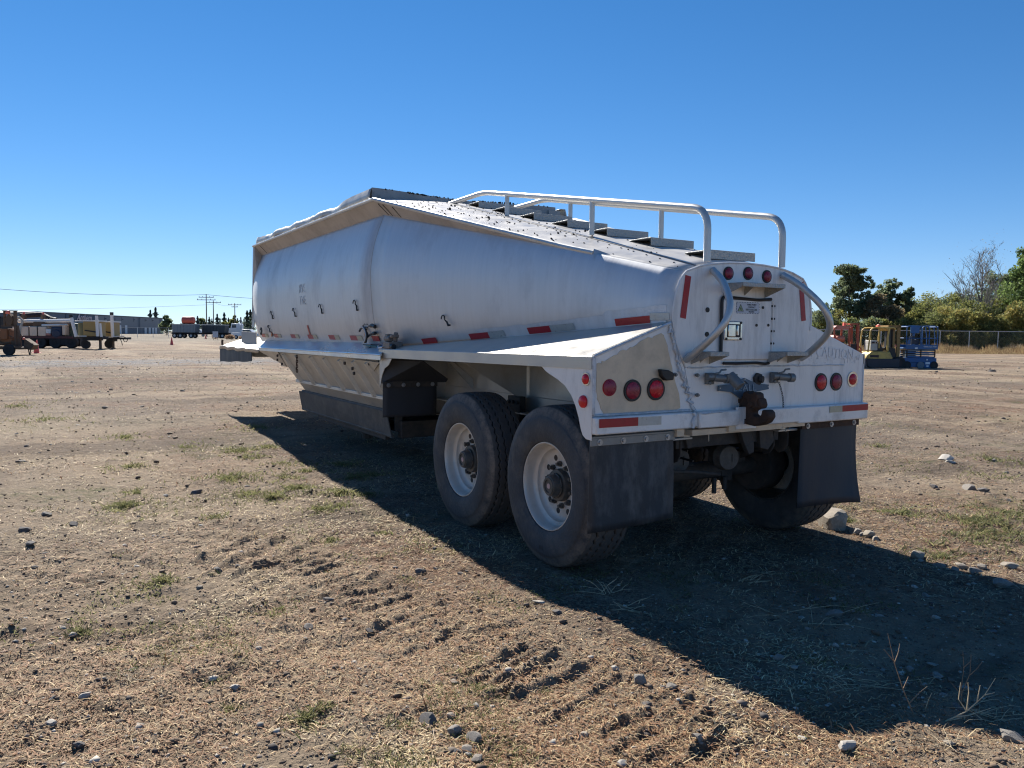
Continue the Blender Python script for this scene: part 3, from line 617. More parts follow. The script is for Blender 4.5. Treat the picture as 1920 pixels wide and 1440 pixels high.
m = MB(); m.disc((-.074,-.0184,1.748),.0035,'-y',8,.0004); m.tube([(-.074,-.0188,1.745),(-.076,-.0188,1.737),(-.070,-.0188,1.728)],.0022,4); m.tube([(-.086,-.0188,1.738),(-.074,-.0188,1.742),(-.064,-.0188,1.736)],.0018,4); m.build('sign_figure', INK, SG)
text_mesh('sign_lettering', 'THREE-POINT', .0150, INK, SG, Mrear(.030,-.0170,1.768)); text_mesh('sign_lettering', 'CONTACT', .0150, INK, SG, Mrear(.030,-.0170,1.752))
m = MB(); m.b2((-.026,-.0172,1.729),(.084,-.0166,1.742)); m.build('sign_band', mat('sign_grey', (.16,.19,.20), .5), SG)
text_mesh('sign_lettering', 'EVERY TIME', .0125, SIGNW, SG, Mrear(.030,-.0178,1.7355)); text_mesh('sign_lettering', 'REQUIRED', .0115, INK, SG, Mrear(.030,-.0170,1.7205))
# --- steps on head and deck
def step_head(x0, x1, z):
    m = MB(); d = .17
    m.b2((x0,-d,z-.006),(x1,0,z)); xs = (x0, x0+(x1-x0)*.97)
    m.prism([(-d,z-.006),(0,z-.006),(0,z-.085),(-d*.95,z-.030)], 'x', x0-.001, x0+.004)
    m.prism([(-d,z-.006),(0,z-.006),(0,z-.085),(-d*.95,z-.030)], 'x', x1-.004, x1+.001)
    m.b2((x0,-d-.004,z-.028),(x1,-d,z)); m.prism([(-.10,z-.006),(0,z-.006),(0,z-.075)], 'x', (x0+x1)/2-.003, (x0+x1)/2+.003)
    return m.build('step', TREADP, TR, .003)
step_head(-.225, .175, 1.905); step_head(-.50, -.335, 1.455); step_head(.215, .43, 1.452)
for y in (.13, .74, 1.27, 1.82, 2.36, 2.89, 3.42):
    z = 2.045+.236*y
    m = MB(); vs = []
    m.prism([(y, z+.062), (y, z+.002), (y+.004, z+.002), (y+.006, z+.057), (y+.22, z+.058), (y+.25, z+.052), (y+.252, z+.063), (y+.02, z+.066)], 'x', -.215, .215)
    m.build('deck_step', TREADP, TR, .003)
# --- rails
for sd in (-1, 1):
    x = sd*.36
    m = MB(); m.tube(fillet([(x,3.80,2.925),(x,3.05,2.935),(x,.02,2.385),(x,.02,2.04)], .14, 8), .024, 14); RL = m.build('handrail', TUBE, TR)
    for y in (2.60, 1.28):
        m = MB(); m.cyl((x,y,2.04+.236*y),(x,y,2.385+.1815*(y-.02)-.01),.021,12); m.build('rail_post', TUBE, RL)
    x0 = sd*.335
    m = MB(); pts = [(x0*1.0,-.01,1.985),(x0*1.12,-.14,1.90),(x0*1.30,-.26,1.77),(x0*1.46,-.29,1.66),(x0*1.58,-.24,1.57),(x0*1.64,-.10,1.455),(x0*1.66,-.01,1.40)]
    cr = [Vector(p) for p in pts]; sm = []
    for i in range(len(cr)-1):
        P = [cr[max(0,i-1)], cr[i], cr[i+1], cr[min(len(cr)-1,i+2)]]
        for k in range(5):
            t = k/5; sm.append(.5*((2*P[1])+(P[2]-P[0])*t+(2*P[0]-5*P[1]+4*P[2]-P[3])*t*t+(3*P[1]-P[0]-3*P[2]+P[3])*t**3))
    m.tube(sm+[cr[-1]], .0235, 14); m.build('grab_rail', TUBE, TR)
# --- emblem plate, plumbing, chain
m = MB(); y0, y1 = -.014, -.004
out = [(-.262,1.225),(-.262,1.192),(-.14,1.180),(-.02,1.118),(.06,1.118),(.10,1.176),(.222,1.190),(.222,1.222),(.10,1.232),(-.018,1.272),(-.13,1.236)]
tri = [(-.056,1.234),(.016,1.234),(-.018,1.252)]
bmx = bmesh.new(); ov = [bmx.verts.new((x,y0,z)) for x, z in out]; tv = [bmx.verts.new((x,y0,z)) for x, z in tri]
oe = [bmx.edges.new((ov[i], ov[(i+1) % len(ov)])) for i in range(len(ov))]+[bmx.edges.new((tv[i], tv[(i+1) % 3])) for i in range(3)]
bmesh.ops.triangle_fill(bmx, edges=oe, use_beauty=True); me = bpy.data.meshes.new('emblem_plate'); bmx.to_mesh(me); bmx.free(); me.materials.append(EMB)
EM = bpy.data.objects.new('emblem_plate', me); COL.objects.link(EM); EM.parent = TR; k = EM.modifiers.new('thick', 'SOLIDIFY'); k.thickness = .010; k.offset = 0
text_mesh('emblem_lettering', 'BEALL', .062, EMB2, EM, Mrear(-.02,-.021,1.203), .003, sx=1.35)
m = MB()
for x, z in ((-.25,1.209),(.212,1.206),(-.018,1.264)): m.disc((x,-.019,z),.005,'-y',8,.003)
m.build('emblem_rivets', BOLT, EM)
def glad(x, z, head):
    m = MB(); m.b2((x-.03,-.03,z-.05),(x+.03,.0,z+.025)); m.cyl((x-.05,-.045,z),(x+.01,-.05,z),.022,10); m.cyl((x,-.05,z-.005),(x+.10,-.075,z-.012),.026,12); m.cyl((x+.08,-.075,z-.012),(x+.12,-.08,z-.014),.032,12)
    m.tube([(x+.0,-.06,z+.02),(x+.04,-.065,z+.028),(x+.055,-.065,z+.045),(x+.095,-.07,z+.048)], .007, 6); m.disc((x-.01,-.03,z-.04),.013,'-y',8,.01)
    if head: m.cyl((x+.11,-.085,z+.01),(x+.135,-.16,z-.06),.036,14); m.b2((x+.10,-.11,z-.02),(x+.16,-.07,z+.02))
    return m.build('air_coupling', GALV, TR, .003)
glad(-.345, 1.288, True); glad(.275, 1.282, False)
m = MB(); m.cyl((.12,-.0,1.262),(.12,-.02,1.262),.045,6); m.cyl((.125,-.02,1.262),(.135,-.045,1.26),.024,14); m.build('electrical_socket', UNDER, TR, .003)
m = MB(); m.prism([(-.785,1.345),(-.72,1.338),(-.675,1.318),(-.68,1.275),(-.74,1.272),(-.775,1.30)], 'y', -.04, -.002); m.build('lamp_cover', BLK, TR, .006)
m = MB()
for x, z in ((-.645,1.307),(-.455,1.300),(-.45,1.17)): m.cyl((x,0,z),(x,-.03,z),.008,8); m.cyl((x,-.012,z),(x,-.02,z),.014,6)
m.build('panel_studs', GALV, TR)
m = MB(); c = [(.305+.03*t+.025*math.sin(t*3.), -.035-.01*t, 1.235-.235*t) for t in [k/15 for k in range(16)]]
for k in range(15):
    a, b = Vector(c[k]), Vector(c[k+1]); mid = (a+b)/2; d = (b-a).normalized(); sid = Vector((1,0,0)) if k % 2 else Vector((0,1,0))
    m.tube([mid+d*.011*math.cos(t)+sid*.0055*math.sin(t) for t in [j*math.pi/5 for j in range(11)]], .0018, 5, caps=False)
e = Vector(c[-1]); m.tube([e+Vector((.010*math.sin(t), -.002, -.014+.012*math.cos(t))) for t in [j*math.pi/6 for j in range(10)]], .003, 6)
m.build('chain', UNDER, TR)
# --- pintle hook
HK = empty('pintle_hook', (0,0,0)); HK.parent = TR
m = MB(); m.b2((-.13,-.06,.93),(.06,-.045,1.08)); m.build('mount_plate', ALU_W, HK, .004)
def hk(px, v): return (.05-(px-1377)*.0046, 1.157-(v-745)*.0033)
body = [hk(*p) for p in ((1377,764),(1379,755),(1384,749),(1400,745),(1418,746),(1425,750),(1428,762),(1426,769),(1418,771),(1411,776),(1411,782),(1416,786),(1424,786),(1429,780),(1430,771),(1437,770),(1442,775),(1443,785),(1437,796),(1428,802),(1416,806),(1398,804),(1386,797),(1379,786))]
m = MB(); m.prism(body, 'x', -.045, .03); m.build('hook_body', RUSTY, HK, .012)
m = MB(); m.prism([hk(*p) for p in ((1396,748),(1398,738),(1404,735),(1410,741),(1417,736),(1423,739),(1424,748),(1421,756),(1424,766),(1418,770),(1410,764),(1404,752))], 'x', -.062, .012); m.build('hook_latch', RUSTY, HK, .008)
for px_h, v_h in ((1386,757),(1385,780),(1400,798),(1413,762)):
    m = MB(); y_, z_ = hk(px_h, v_h); m.disc((-.045 if px_h < 1410 else -.062, y_, z_), .018, '-x', 10, .012); m.build('hook_bolt', RUSTY, HK, .002)
# --- bungee hooks on the wall
for y, z, sl in ((7.73,1.80,0),(6.555,1.815,0),(5.405,1.835,0),(4.203,1.845,0),(2.50,1.665,.6),(8.02,1.60,.2)):
    x = -(hull_x(y, z)+.015); m = MB(); cz = z; pts = []
    for k in range(11):
        a = math.pi*(1.05-k/10*1.15); pts.append((x-.01, y-(.035*math.cos(a)), cz+.03*math.sin(a)+.02))
    pts = pts+[(x, y-.045-.02*sl, cz-.01), (x, y-.055-.05*sl, cz-.06+.03*sl)]
    m.tube(pts, [.0055]*11+[.009, .009], 7); m.tube([(x+.02, y-.055-.05*sl, cz-.055+.03*sl), (x, y-.055-.05*sl, cz-.055+.03*sl)], .008, 6)
    m.build('tarp_hook', BLK, TR)
# --- hose coil and valve at fender front
m = MB(); cx, cy, cz = -1.31, 3.80, 1.525
ring = [(cx-.02, cy+.02+.12*math.cos(a), cz+.085*math.sin(a)) for a in [R(35+14*k) for k in range(17)]]
m.tube(ring+[(-1.30,3.62,1.435),(-1.29,3.40,1.43)], .011, 8); HS = m.build('air_hose', HOSE, TR); HS.location = (.08, .20, -.005)
m = MB(); m.tube([(p[0]-.012, p[1]*1.0+.004, p[2]+.006) for p in ring[2:]]+[(-1.32,3.62,1.445)], .006, 6); m.build('hose_liner', HOSEW, HS)
m = MB(); m.tube([(-1.315,3.82,1.45),(-1.32,3.68,1.425),(-1.31,3.45,1.42)], .014, 8); m.build('hose_end', HOSEG, HS)
m = MB(); m.tube([(-1.30,3.66,1.63),(-1.31,3.60,1.635),(-1.31,3.52,1.62)], .020, 8); m.tube([(-1.31,3.56,1.555),(-1.31,3.66,1.54),(-1.31,3.75,1.51)], .010, 7); m.tube([(-1.31,3.52,1.555),(-1.31,3.56,1.555)], .018, 8)
m.tube([(-1.325,3.60,1.42),(-1.345,3.66,1.38),(-1.35,3.66,1.30),(-1.345,3.60,1.23)], .006, 6); m.build('hose_stub', BLK, HS)
m = MB(); m.b2((-1.30,3.18,1.405),(-1.16,3.34,1.47)); m.cyl((-1.25,3.37,1.50),(-1.25,3.25,1.50),.030,10); m.cyl((-1.22,3.22,1.47),(-1.22,3.20,1.56),.022,8); m.b2((-1.27,3.30,1.47),(-1.22,3.36,1.545)); m.b2((-1.28,3.17,1.51),(-1.20,3.21,1.54))
VV = m.build('control_valve', mat('corroded_valve', (.26,.20,.16), .6, .4, .35, 30, .4, 50, (1,1,1), (.12,.13,.13), .7, 25), TR, .006)
m = MB(); m.cyl((-1.28,3.16,1.43),(-1.28,3.11,1.425),.026,12); m.build('valve_cap', BLK, VV)
m = MB(); m.tube([(-1.30,3.46,1.425),(-1.32,3.40,1.41),(-1.31,3.32,1.415)], .008, 6); m.build('valve_pipe', CHR, VV)
# --- diamond badge outline and ghost decal on the wall
m = MB(); y, z = 3.98, 1.625; x = -(hull_x(y, z)+.008)
q = [(y+.10,z),(y+.05,z+.014),(y+.0,z+.065),(y-.05,z+.014),(y-.10,z),(y-.05,z-.014),(y+.0,z-.055),(y+.05,z-.014),(y+.10,z)]
m.tube([(x, a, b) for a, b in q], .0035, 5); m.tube([(x, y+.05, z+.014),(x, y-.05, z+.014)], .003, 4); m.tube([(x, y+.05, z-.014),(x, y-.05, z-.014)], .003, 4); m.build('badge_outline', BLK, TR)
Ml = lambda y, z, r=0: Matrix.Translation((-(hull_x(y, z)+.006), y, z)) @ Matrix.Rotation(-math.pi/2,4,'Z') @ Matrix.Rotation(math.pi/2,4,'X') @ Matrix.Rotation(r,4,'Z')
DEC = mat('ghost_decal', (.50,.53,.56), .5, .5, .25, 30)
text_mesh('worn_decal', 'RVE', .16, DEC, TR, Ml(6.15,2.10), .001); text_mesh('worn_decal', 'TVE', .16, mat('ghost_decal_dark', (.42,.44,.47), .5, .5, .25, 30), TR, Ml(6.15,1.95), .001)
m = MB(); x = -(hull_x(6.15,2.28)+.005); m.add([(x,6.20,2.22),(x,6.12,2.24),(x+.015,6.07,2.40),(x,6.16,2.27)], [(0,1,2,3)]); m.build('worn_decal', DEC, TR)
# --- ghost CAUTION sticker right rear
text_mesh('faded_sticker', 'CAUTION', .105, GHOST, TR, Mrear(.955,.0015,1.432,-.06), .0012, sx=.92)
m = MB(); random.seed(5)
for k in range(46):
    x = random.uniform(.66, 1.24); z = random.uniform(1.355, 1.40); L = random.uniform(.006, .03)
    if random.random() < .5: m.b2((x,.0015,z),(x+.0025,.0035,z+L))
    else: m.b2((x,.0015,z),(x+L*1.6,.0035,z+.0025))
for (a, b) in (((.62,1.41),(.70,1.412)),((.60,1.355),(.88,1.357)),((1.12,1.40),(1.19,1.402)),((1.19,1.36),(1.193,1.40)),((.69,1.41),(.692,1.47))): m.b2((a[0],.0012,a[1]),(b[0],.0035,b[1]))
m.build('faded_sticker', GHOST, TR)
# --- wheels and axles
def tyre_mesh():
    half = [(-.004,.298),(.012,.305),(.024,.330),(.032,.365),(.0345,.405),(.033,.440),(.027,.470),(.024,.4745),(.022,.478),(.012,.505),(.000,.526),(-.010,.5385)]
    side = []
    for i in range(len(half)-1):
        for t in (0, .5): side.append((half[i][0]*(1-t)+half[i+1][0]*t, half[i][1]*(1-t)+half[i+1][1]*t))
    side.append(half[-1]); tread = []; nT = 70
    for i in range(1, nT):
        a = -.010-(.280)*i/nT; c = (a+.15)/.14; tread.append((a, .5475-.009*abs(c)**3.5))
    prof = [(a, r, False) for a, r in side]+[(a, r, True) for a, r in tread]+[(-.3-a, r, False) for a, r in side[::-1]]
    nS = 432; k = len(prof); A = np.array([p[0] for p in prof]); Rd = np.array([p[1] for p in prof]); T = np.array([p[2] for p in prof])
    th = 2*np.pi*np.arange(nS)/nS; A2 = np.repeat(A[:, None], nS, 1); R2 = np.repeat(Rd[:, None], nS, 1); TH = np.repeat(th[None, :], k, 0)
    for q, g in enumerate((-.25, -.19, -.11, -.05)):
        zz = .006*(2*np.abs(((TH*54/(2*np.pi)+q*.5) % 1)-.5)*2-1)
        R2 = R2-np.where(T[:, None] & (np.abs(A2-g-zz) < .0062), .014, 0)
    R2 = R2-np.where((A2 > -.012) & (R2 > .49) & (R2 < .532) & (((TH*90/(2*np.pi)) % 1) < .12), .002, 0)
    R2 = R2+np.where((R2 > .30) & (R2 < .475), .0012*np.sin(R2*420), 0)
    X = A2; Y = R2*np.cos(TH); Z = R2*np.sin(TH); Z = np.maximum(Z, -.534+.004*np.abs(Y))
    vs = np.stack([X, Y, Z], -1).reshape(-1, 3); i, j = np.meshgrid(np.arange(k-1), np.arange(nS), indexing='ij'); j2 = (j+1) % nS
    fs = np.stack([i*nS+j, (i+1)*nS+j, (i+1)*nS+j2, i*nS+j2], -1).reshape(-1, 4)
    me = bpy.data.meshes.new('tyre'); me.from_pydata(vs.tolist(), [], fs.tolist()); me.materials.append(RUB)
    me.polygons.foreach_set('use_smooth', [True]*len(me.polygons)); me.set_sharp_from_angle(angle=R(42)); return me
RUB2 = mat('tyre_rubber_dusty', (.048,.049,.052), .72, 0, .3, 11., .5, 50, (1,1,1), (.12,.108,.092), .75, 6., dlow=.48)
def _dust_and_groove_shade():
    N = RUB2.node_tree.nodes; L = RUB2.node_tree.links; b = _bsdf(RUB2); src = b.inputs['Base Color'].links[0].from_socket
    tc = N.new('ShaderNodeTexCoord'); mp = N.new('ShaderNodeMapping'); mp.inputs['Scale'].default_value = (0,1,1); L.new(tc.outputs['Object'], mp.inputs[0])
    ln = N.new('ShaderNodeVectorMath'); ln.operation = 'LENGTH'; L.new(mp.outputs[0], ln.inputs[0])
    r1 = N.new('ShaderNodeMapRange'); r1.inputs['From Min'].default_value = .46; r1.inputs['From Max'].default_value = .515; L.new(ln.outputs['Value'], r1.inputs['Value'])
    r2 = N.new('ShaderNodeMapRange'); r2.inputs['From Min'].default_value = .545; r2.inputs['From Max'].default_value = .533; L.new(ln.outputs['Value'], r2.inputs['Value'])
    n = N.new('ShaderNodeTexNoise'); n.inputs['Scale'].default_value = 9; n.inputs['Detail'].default_value = 9; n.inputs['Roughness'].default_value = .75; L.new(tc.outputs['Object'], n.inputs['Vector'])
    r3 = N.new('ShaderNodeMapRange'); r3.inputs['From Min'].default_value = .40; r3.inputs['From Max'].default_value = .60; L.new(n.outputs['Fac'], r3.inputs['Value'])
    m1 = N.new('ShaderNodeMath'); m1.operation = 'MULTIPLY'; L.new(r1.outputs[0], m1.inputs[0]); L.new(r2.outputs[0], m1.inputs[1])
    m2 = N.new('ShaderNodeMath'); m2.operation = 'MULTIPLY'; L.new(m1.outputs[0], m2.inputs[0]); L.new(r3.outputs[0], m2.inputs[1])
    mx = N.new('ShaderNodeMix'); mx.data_type = 'RGBA'; L.new(m2.outputs[0], mx.inputs['Factor']); L.new(src, mx.inputs['A']); mx.inputs['B'].default_value = (.19,.15,.115,1)
    sp = N.new('ShaderNodeSeparateXYZ'); L.new(tc.outputs['Object'], sp.inputs[0])
    ax = N.new('ShaderNodeMath'); ax.operation = 'ADD'; ax.inputs[1].default_value = .15; L.new(sp.outputs[0], ax.inputs[0])
    ab = N.new('ShaderNodeMath'); ab.operation = 'ABSOLUTE'; L.new(ax.outputs[0], ab.inputs[0])
    inT = N.new('ShaderNodeMath'); inT.operation = 'LESS_THAN'; inT.inputs[1].default_value = .134; L.new(ab.outputs[0], inT.inputs[0])
    inR = N.new('ShaderNodeMath'); inR.operation = 'LESS_THAN'; inR.inputs[1].default_value = .5345; L.new(ln.outputs['Value'], inR.inputs[0])
    gr = N.new('ShaderNodeMath'); gr.operation = 'MULTIPLY'; L.new(inT.outputs[0], gr.inputs[0]); L.new(inR.outputs[0], gr.inputs[1])
    md = N.new('ShaderNodeMath'); md.operation = 'MULTIPLY'; L.new(inT.outputs[0], md.inputs[0]); md.inputs[1].default_value = .55
    mt = N.new('ShaderNodeMix'); mt.data_type = 'RGBA'; L.new(md.outputs[0], mt.inputs['Factor']); L.new(mx.outputs['Result'], mt.inputs['A']); mt.inputs['B'].default_value = (.11,.10,.092,1)
    mg = N.new('ShaderNodeMix'); mg.data_type = 'RGBA'; L.new(gr.outputs[0], mg.inputs['Factor']); L.new(mt.outputs['Result'], mg.inputs['A']); mg.inputs['B'].default_value = (.012,.012,.013,1); L.new(mg.outputs['Result'], b.inputs['Base Color'])  # near-black inside the tread grooves paints in their shade
_dust_and_groove_shade()
TY = tyre_mesh(); TY.materials.clear(); TY.materials.append(RUB2)
def mk(name, me, parent):
    o = bpy.data.objects.new(name, me); COL.objects.link(o); o.parent = parent; return o
RIMP = [(.000,.3005),(.006,.298),(.006,.292),(-.002,.287),(-.012,.283),(-.035,.279),(-.060,.277),(-.072,.270),(-.078,.258),(-.082,.250),(-.092,.247),(-.102,.244),(-.112,.236),(-.118,.225),(-.120,.214),(-.120,.10)]
m = MB(); m.lathe(RIMP, 72); m.cur = 1; m.lathe([(-.300,.300),(-.304,.292),(-.25,.27),(-.16,.262),(-.13,.245)], 60)
WR = m.build('rim', [RIMW, HUBG], None); rim_me = WR.data; bpy.data.objects.remove(WR)
m = MB()
for k in range(10):
    a = 2*math.pi*k/10+.1; m.disc((-.1215, .190*math.cos(a), .190*math.sin(a)), .021, 'x', 18, .003)  # black discs paint in the shade of the open holes
HO = m.build('hand_holes', BLK, None); hole_me = HO.data; bpy.data.objects.remove(HO)
m = MB()
for k in range(10):
    a = 2*math.pi*k/10+.1+math.pi/10; m.disc((-.120, .143*math.cos(a), .143*math.sin(a)), .020, 'x', 6, .022); m.cyl((-.10, .143*math.cos(a), .143*math.sin(a)), (-.080, .143*math.cos(a), .143*math.sin(a)), .011, 8)
NU = m.build('wheel_nuts', HUBG, None); nut_me = NU.data; bpy.data.objects.remove(NU)
m = MB(); m.lathe([(-.12,.112),(-.085,.110),(-.075,.106),(-.073,.082),(-.070,.084),(-.060,.084),(-.058,.078),(-.03,.072),(-.012,.066),(-.010,.060),(-.004,.058),(-.004,.044),(-.012,.042),(-.012,.0001)], 36)
for k in range(8):
    a = k*math.pi/4; m.cyl((-.064,.078*math.cos(a),.078*math.sin(a)),(-.052,.078*math.cos(a),.078*math.sin(a)),.007,6)
HB = m.build('hub', HUBG, None); hub_me = HB.data; bpy.data.objects.remove(HB)
m = MB(); m.lathe([(-.0115,.019),(-.009,.018),(-.008,.0001)], 20); CP = m.build('hub_window', mat('hub_window_pink', (.50,.33,.32), .3), None); cap_me = CP.data; bpy.data.objects.remove(CP)
m = MB(); m.lathe([(-.28,.02),(-.28,.20),(-.30,.212),(-.44,.212),(-.46,.205),(-.46,.02)], 48); DR = m.build('brake_drum', UNDER, None); dr_me = DR.data; bpy.data.objects.remove(DR)
for sd in (-1, 1):
    for k, y in enumerate((.60, 1.864)):
        wl = empty('wheel', (sd*1.207, y, .533)); wl.parent = TR; wl.rotation_euler = (R(37*k+20*(sd > 0)) if False else 0, 0, 0 if sd > 0 else math.pi)
        mk('tyre', TY, wl); mk('rim', rim_me, wl); mk('hand_holes', hole_me, wl); mk('wheel_nuts', nut_me, wl); mk('hub', hub_me, wl); mk('hub_window', cap_me, wl); mk('brake_drum', dr_me, wl)
        if sd < 0 and k == 0:
            M = Matrix.Translation((.0345,-.02,-.42)) @ Matrix.Rotation(math.pi/2,4,'Z') @ Matrix.Rotation(math.pi/2,4,'X')
            text_mesh('size_marking', '385', .040, RUB, wl, M, .0015)
for y in (.60, 1.864):
    m = MB(); m.cyl((-.78,y,.525),(.78,y,.525),.068,16); m.b2((-.47,y-.07,.44),(-.36,y+.07,.60)); m.b2((.36,y-.07,.44),(.47,y+.07,.60)); m.tube([(.40,y-.05,.58),(.34,y-.16,.70),(.18,y-.18,.72)],.028,8); m.tube([(-.40,y-.05,.58),(-.34,y-.12,.62),(-.3,y-.16,.60)],.022,8)
    m.cyl((.78,y,.525),(.86,y,.525),.11,20); m.cyl((-.78,y,.525),(-.86,y,.525),.11,20); m.cyl((.25,y-.1,.48),(.25,y-.1,.36),.018,8); m.cyl((.36,y-.1,.48),(.36,y-.1,.38),.018,8)
    m.tube([(-.80,y-.13,.62),(-.40,y-.15,.66),(.0,y-.13,.60)],.012,6); m.build('axle', UNDER, TR)
    for x in (.18, -.22):
        m = MB(); m.lathe([(0,.0001),(0,.03),(.006,.05),(.01,.085),(.03,.092),(.06,.092),(.07,.098),(.08,.098),(.09,.092),(.15,.085),(.17,.05),(.17,.0001)], 30, Matrix.Translation((x, y-.32+.08*(x < 0), .665)) @ Matrix.Rotation(math.pi/2-.15*(x>0),4,'Z'))
        m.box((x+.02,y-.325+.08*(x<0),.665),(.012,.012,.06)); m.build('brake_chamber', mat('brake_chamber_grime', (.13,.115,.10), .75, .15, .3, 20., .4, 30, (1,1,1), (.07,.055,.045), .6, 12), TR)
for x in (-.53, .53):
    m = MB()
    for k in range(4): m.tube([(x, .18+.01*k, .80-.02*k), (x, .55, .66-.02*k), (x, 1.22, .76-.02*k), (x, 1.85, .66-.02*k), (x, 2.3-.01*k, .80-.02*k)], .014, 4)
    m.b2((x-.05,.5,.58),(x+.05,.7,.68)); m.b2((x-.05,1.75,.58),(x+.05,1.95,.68)); m.build('leaf_spring', UNDER, TR)
    for x2 in (x-.09, x+.06):
        m = MB(); pts = [(.11,.93),(.11,.76),(.14,.71),(.19,.69),(.24,.71),(.27,.76),(.27,.93)]; m.prism(pts, 'x', x2, x2+.012); m.build('hanger_plate', UNDER, TR, .003)
m = MB(); m.b2((-.5,.12,.80),(.5,.20,.89)); m.b2((-.5,1.15,.78),(.5,1.3,.9)); m.b2((-.5,2.2,.78),(.5,2.3,.9)); m.tube([(-.45,.28,.62),(-.2,.25,.60),(.1,.3,.55)],.014,6)
m.cyl((-.42,.55,.74),(.42,.55,.74),.03,10); m.prism([(.02,.93),(.12,.93),(.17,.80),(.17,.74),(.12,.73),(.06,.83)],'y',.05,.09)
m.prism([(.26,.93),(.40,.93),(.42,.80),(.36,.74),(.28,.76)],'y',.09,.20); m.prism([(-.46,.93),(-.16,.93),(-.22,.83),(-.42,.80)],'y',.09,.14); m.build('cross_member', UNDER, TR, .004)
m = MB(); random.seed(2)
for k in range(7):
    x = random.uniform(-.4,.4); m.tube([(x+.1*math.sin(t*3+k), .2+t*1.6, .78-.1*math.sin(t*2.6+k)) for t in [j/12 for j in range(13)]], .009, 5)
m.build('brake_lines', BLK, TR)
m = MB(); m.cyl((-.25,2.7,.72),(.25,2.7,.72),.15,20); m.cyl((-.3,3.2,.74),(.3,3.2,.74),.13,20); m.build('air_tank', UNDER, TR)

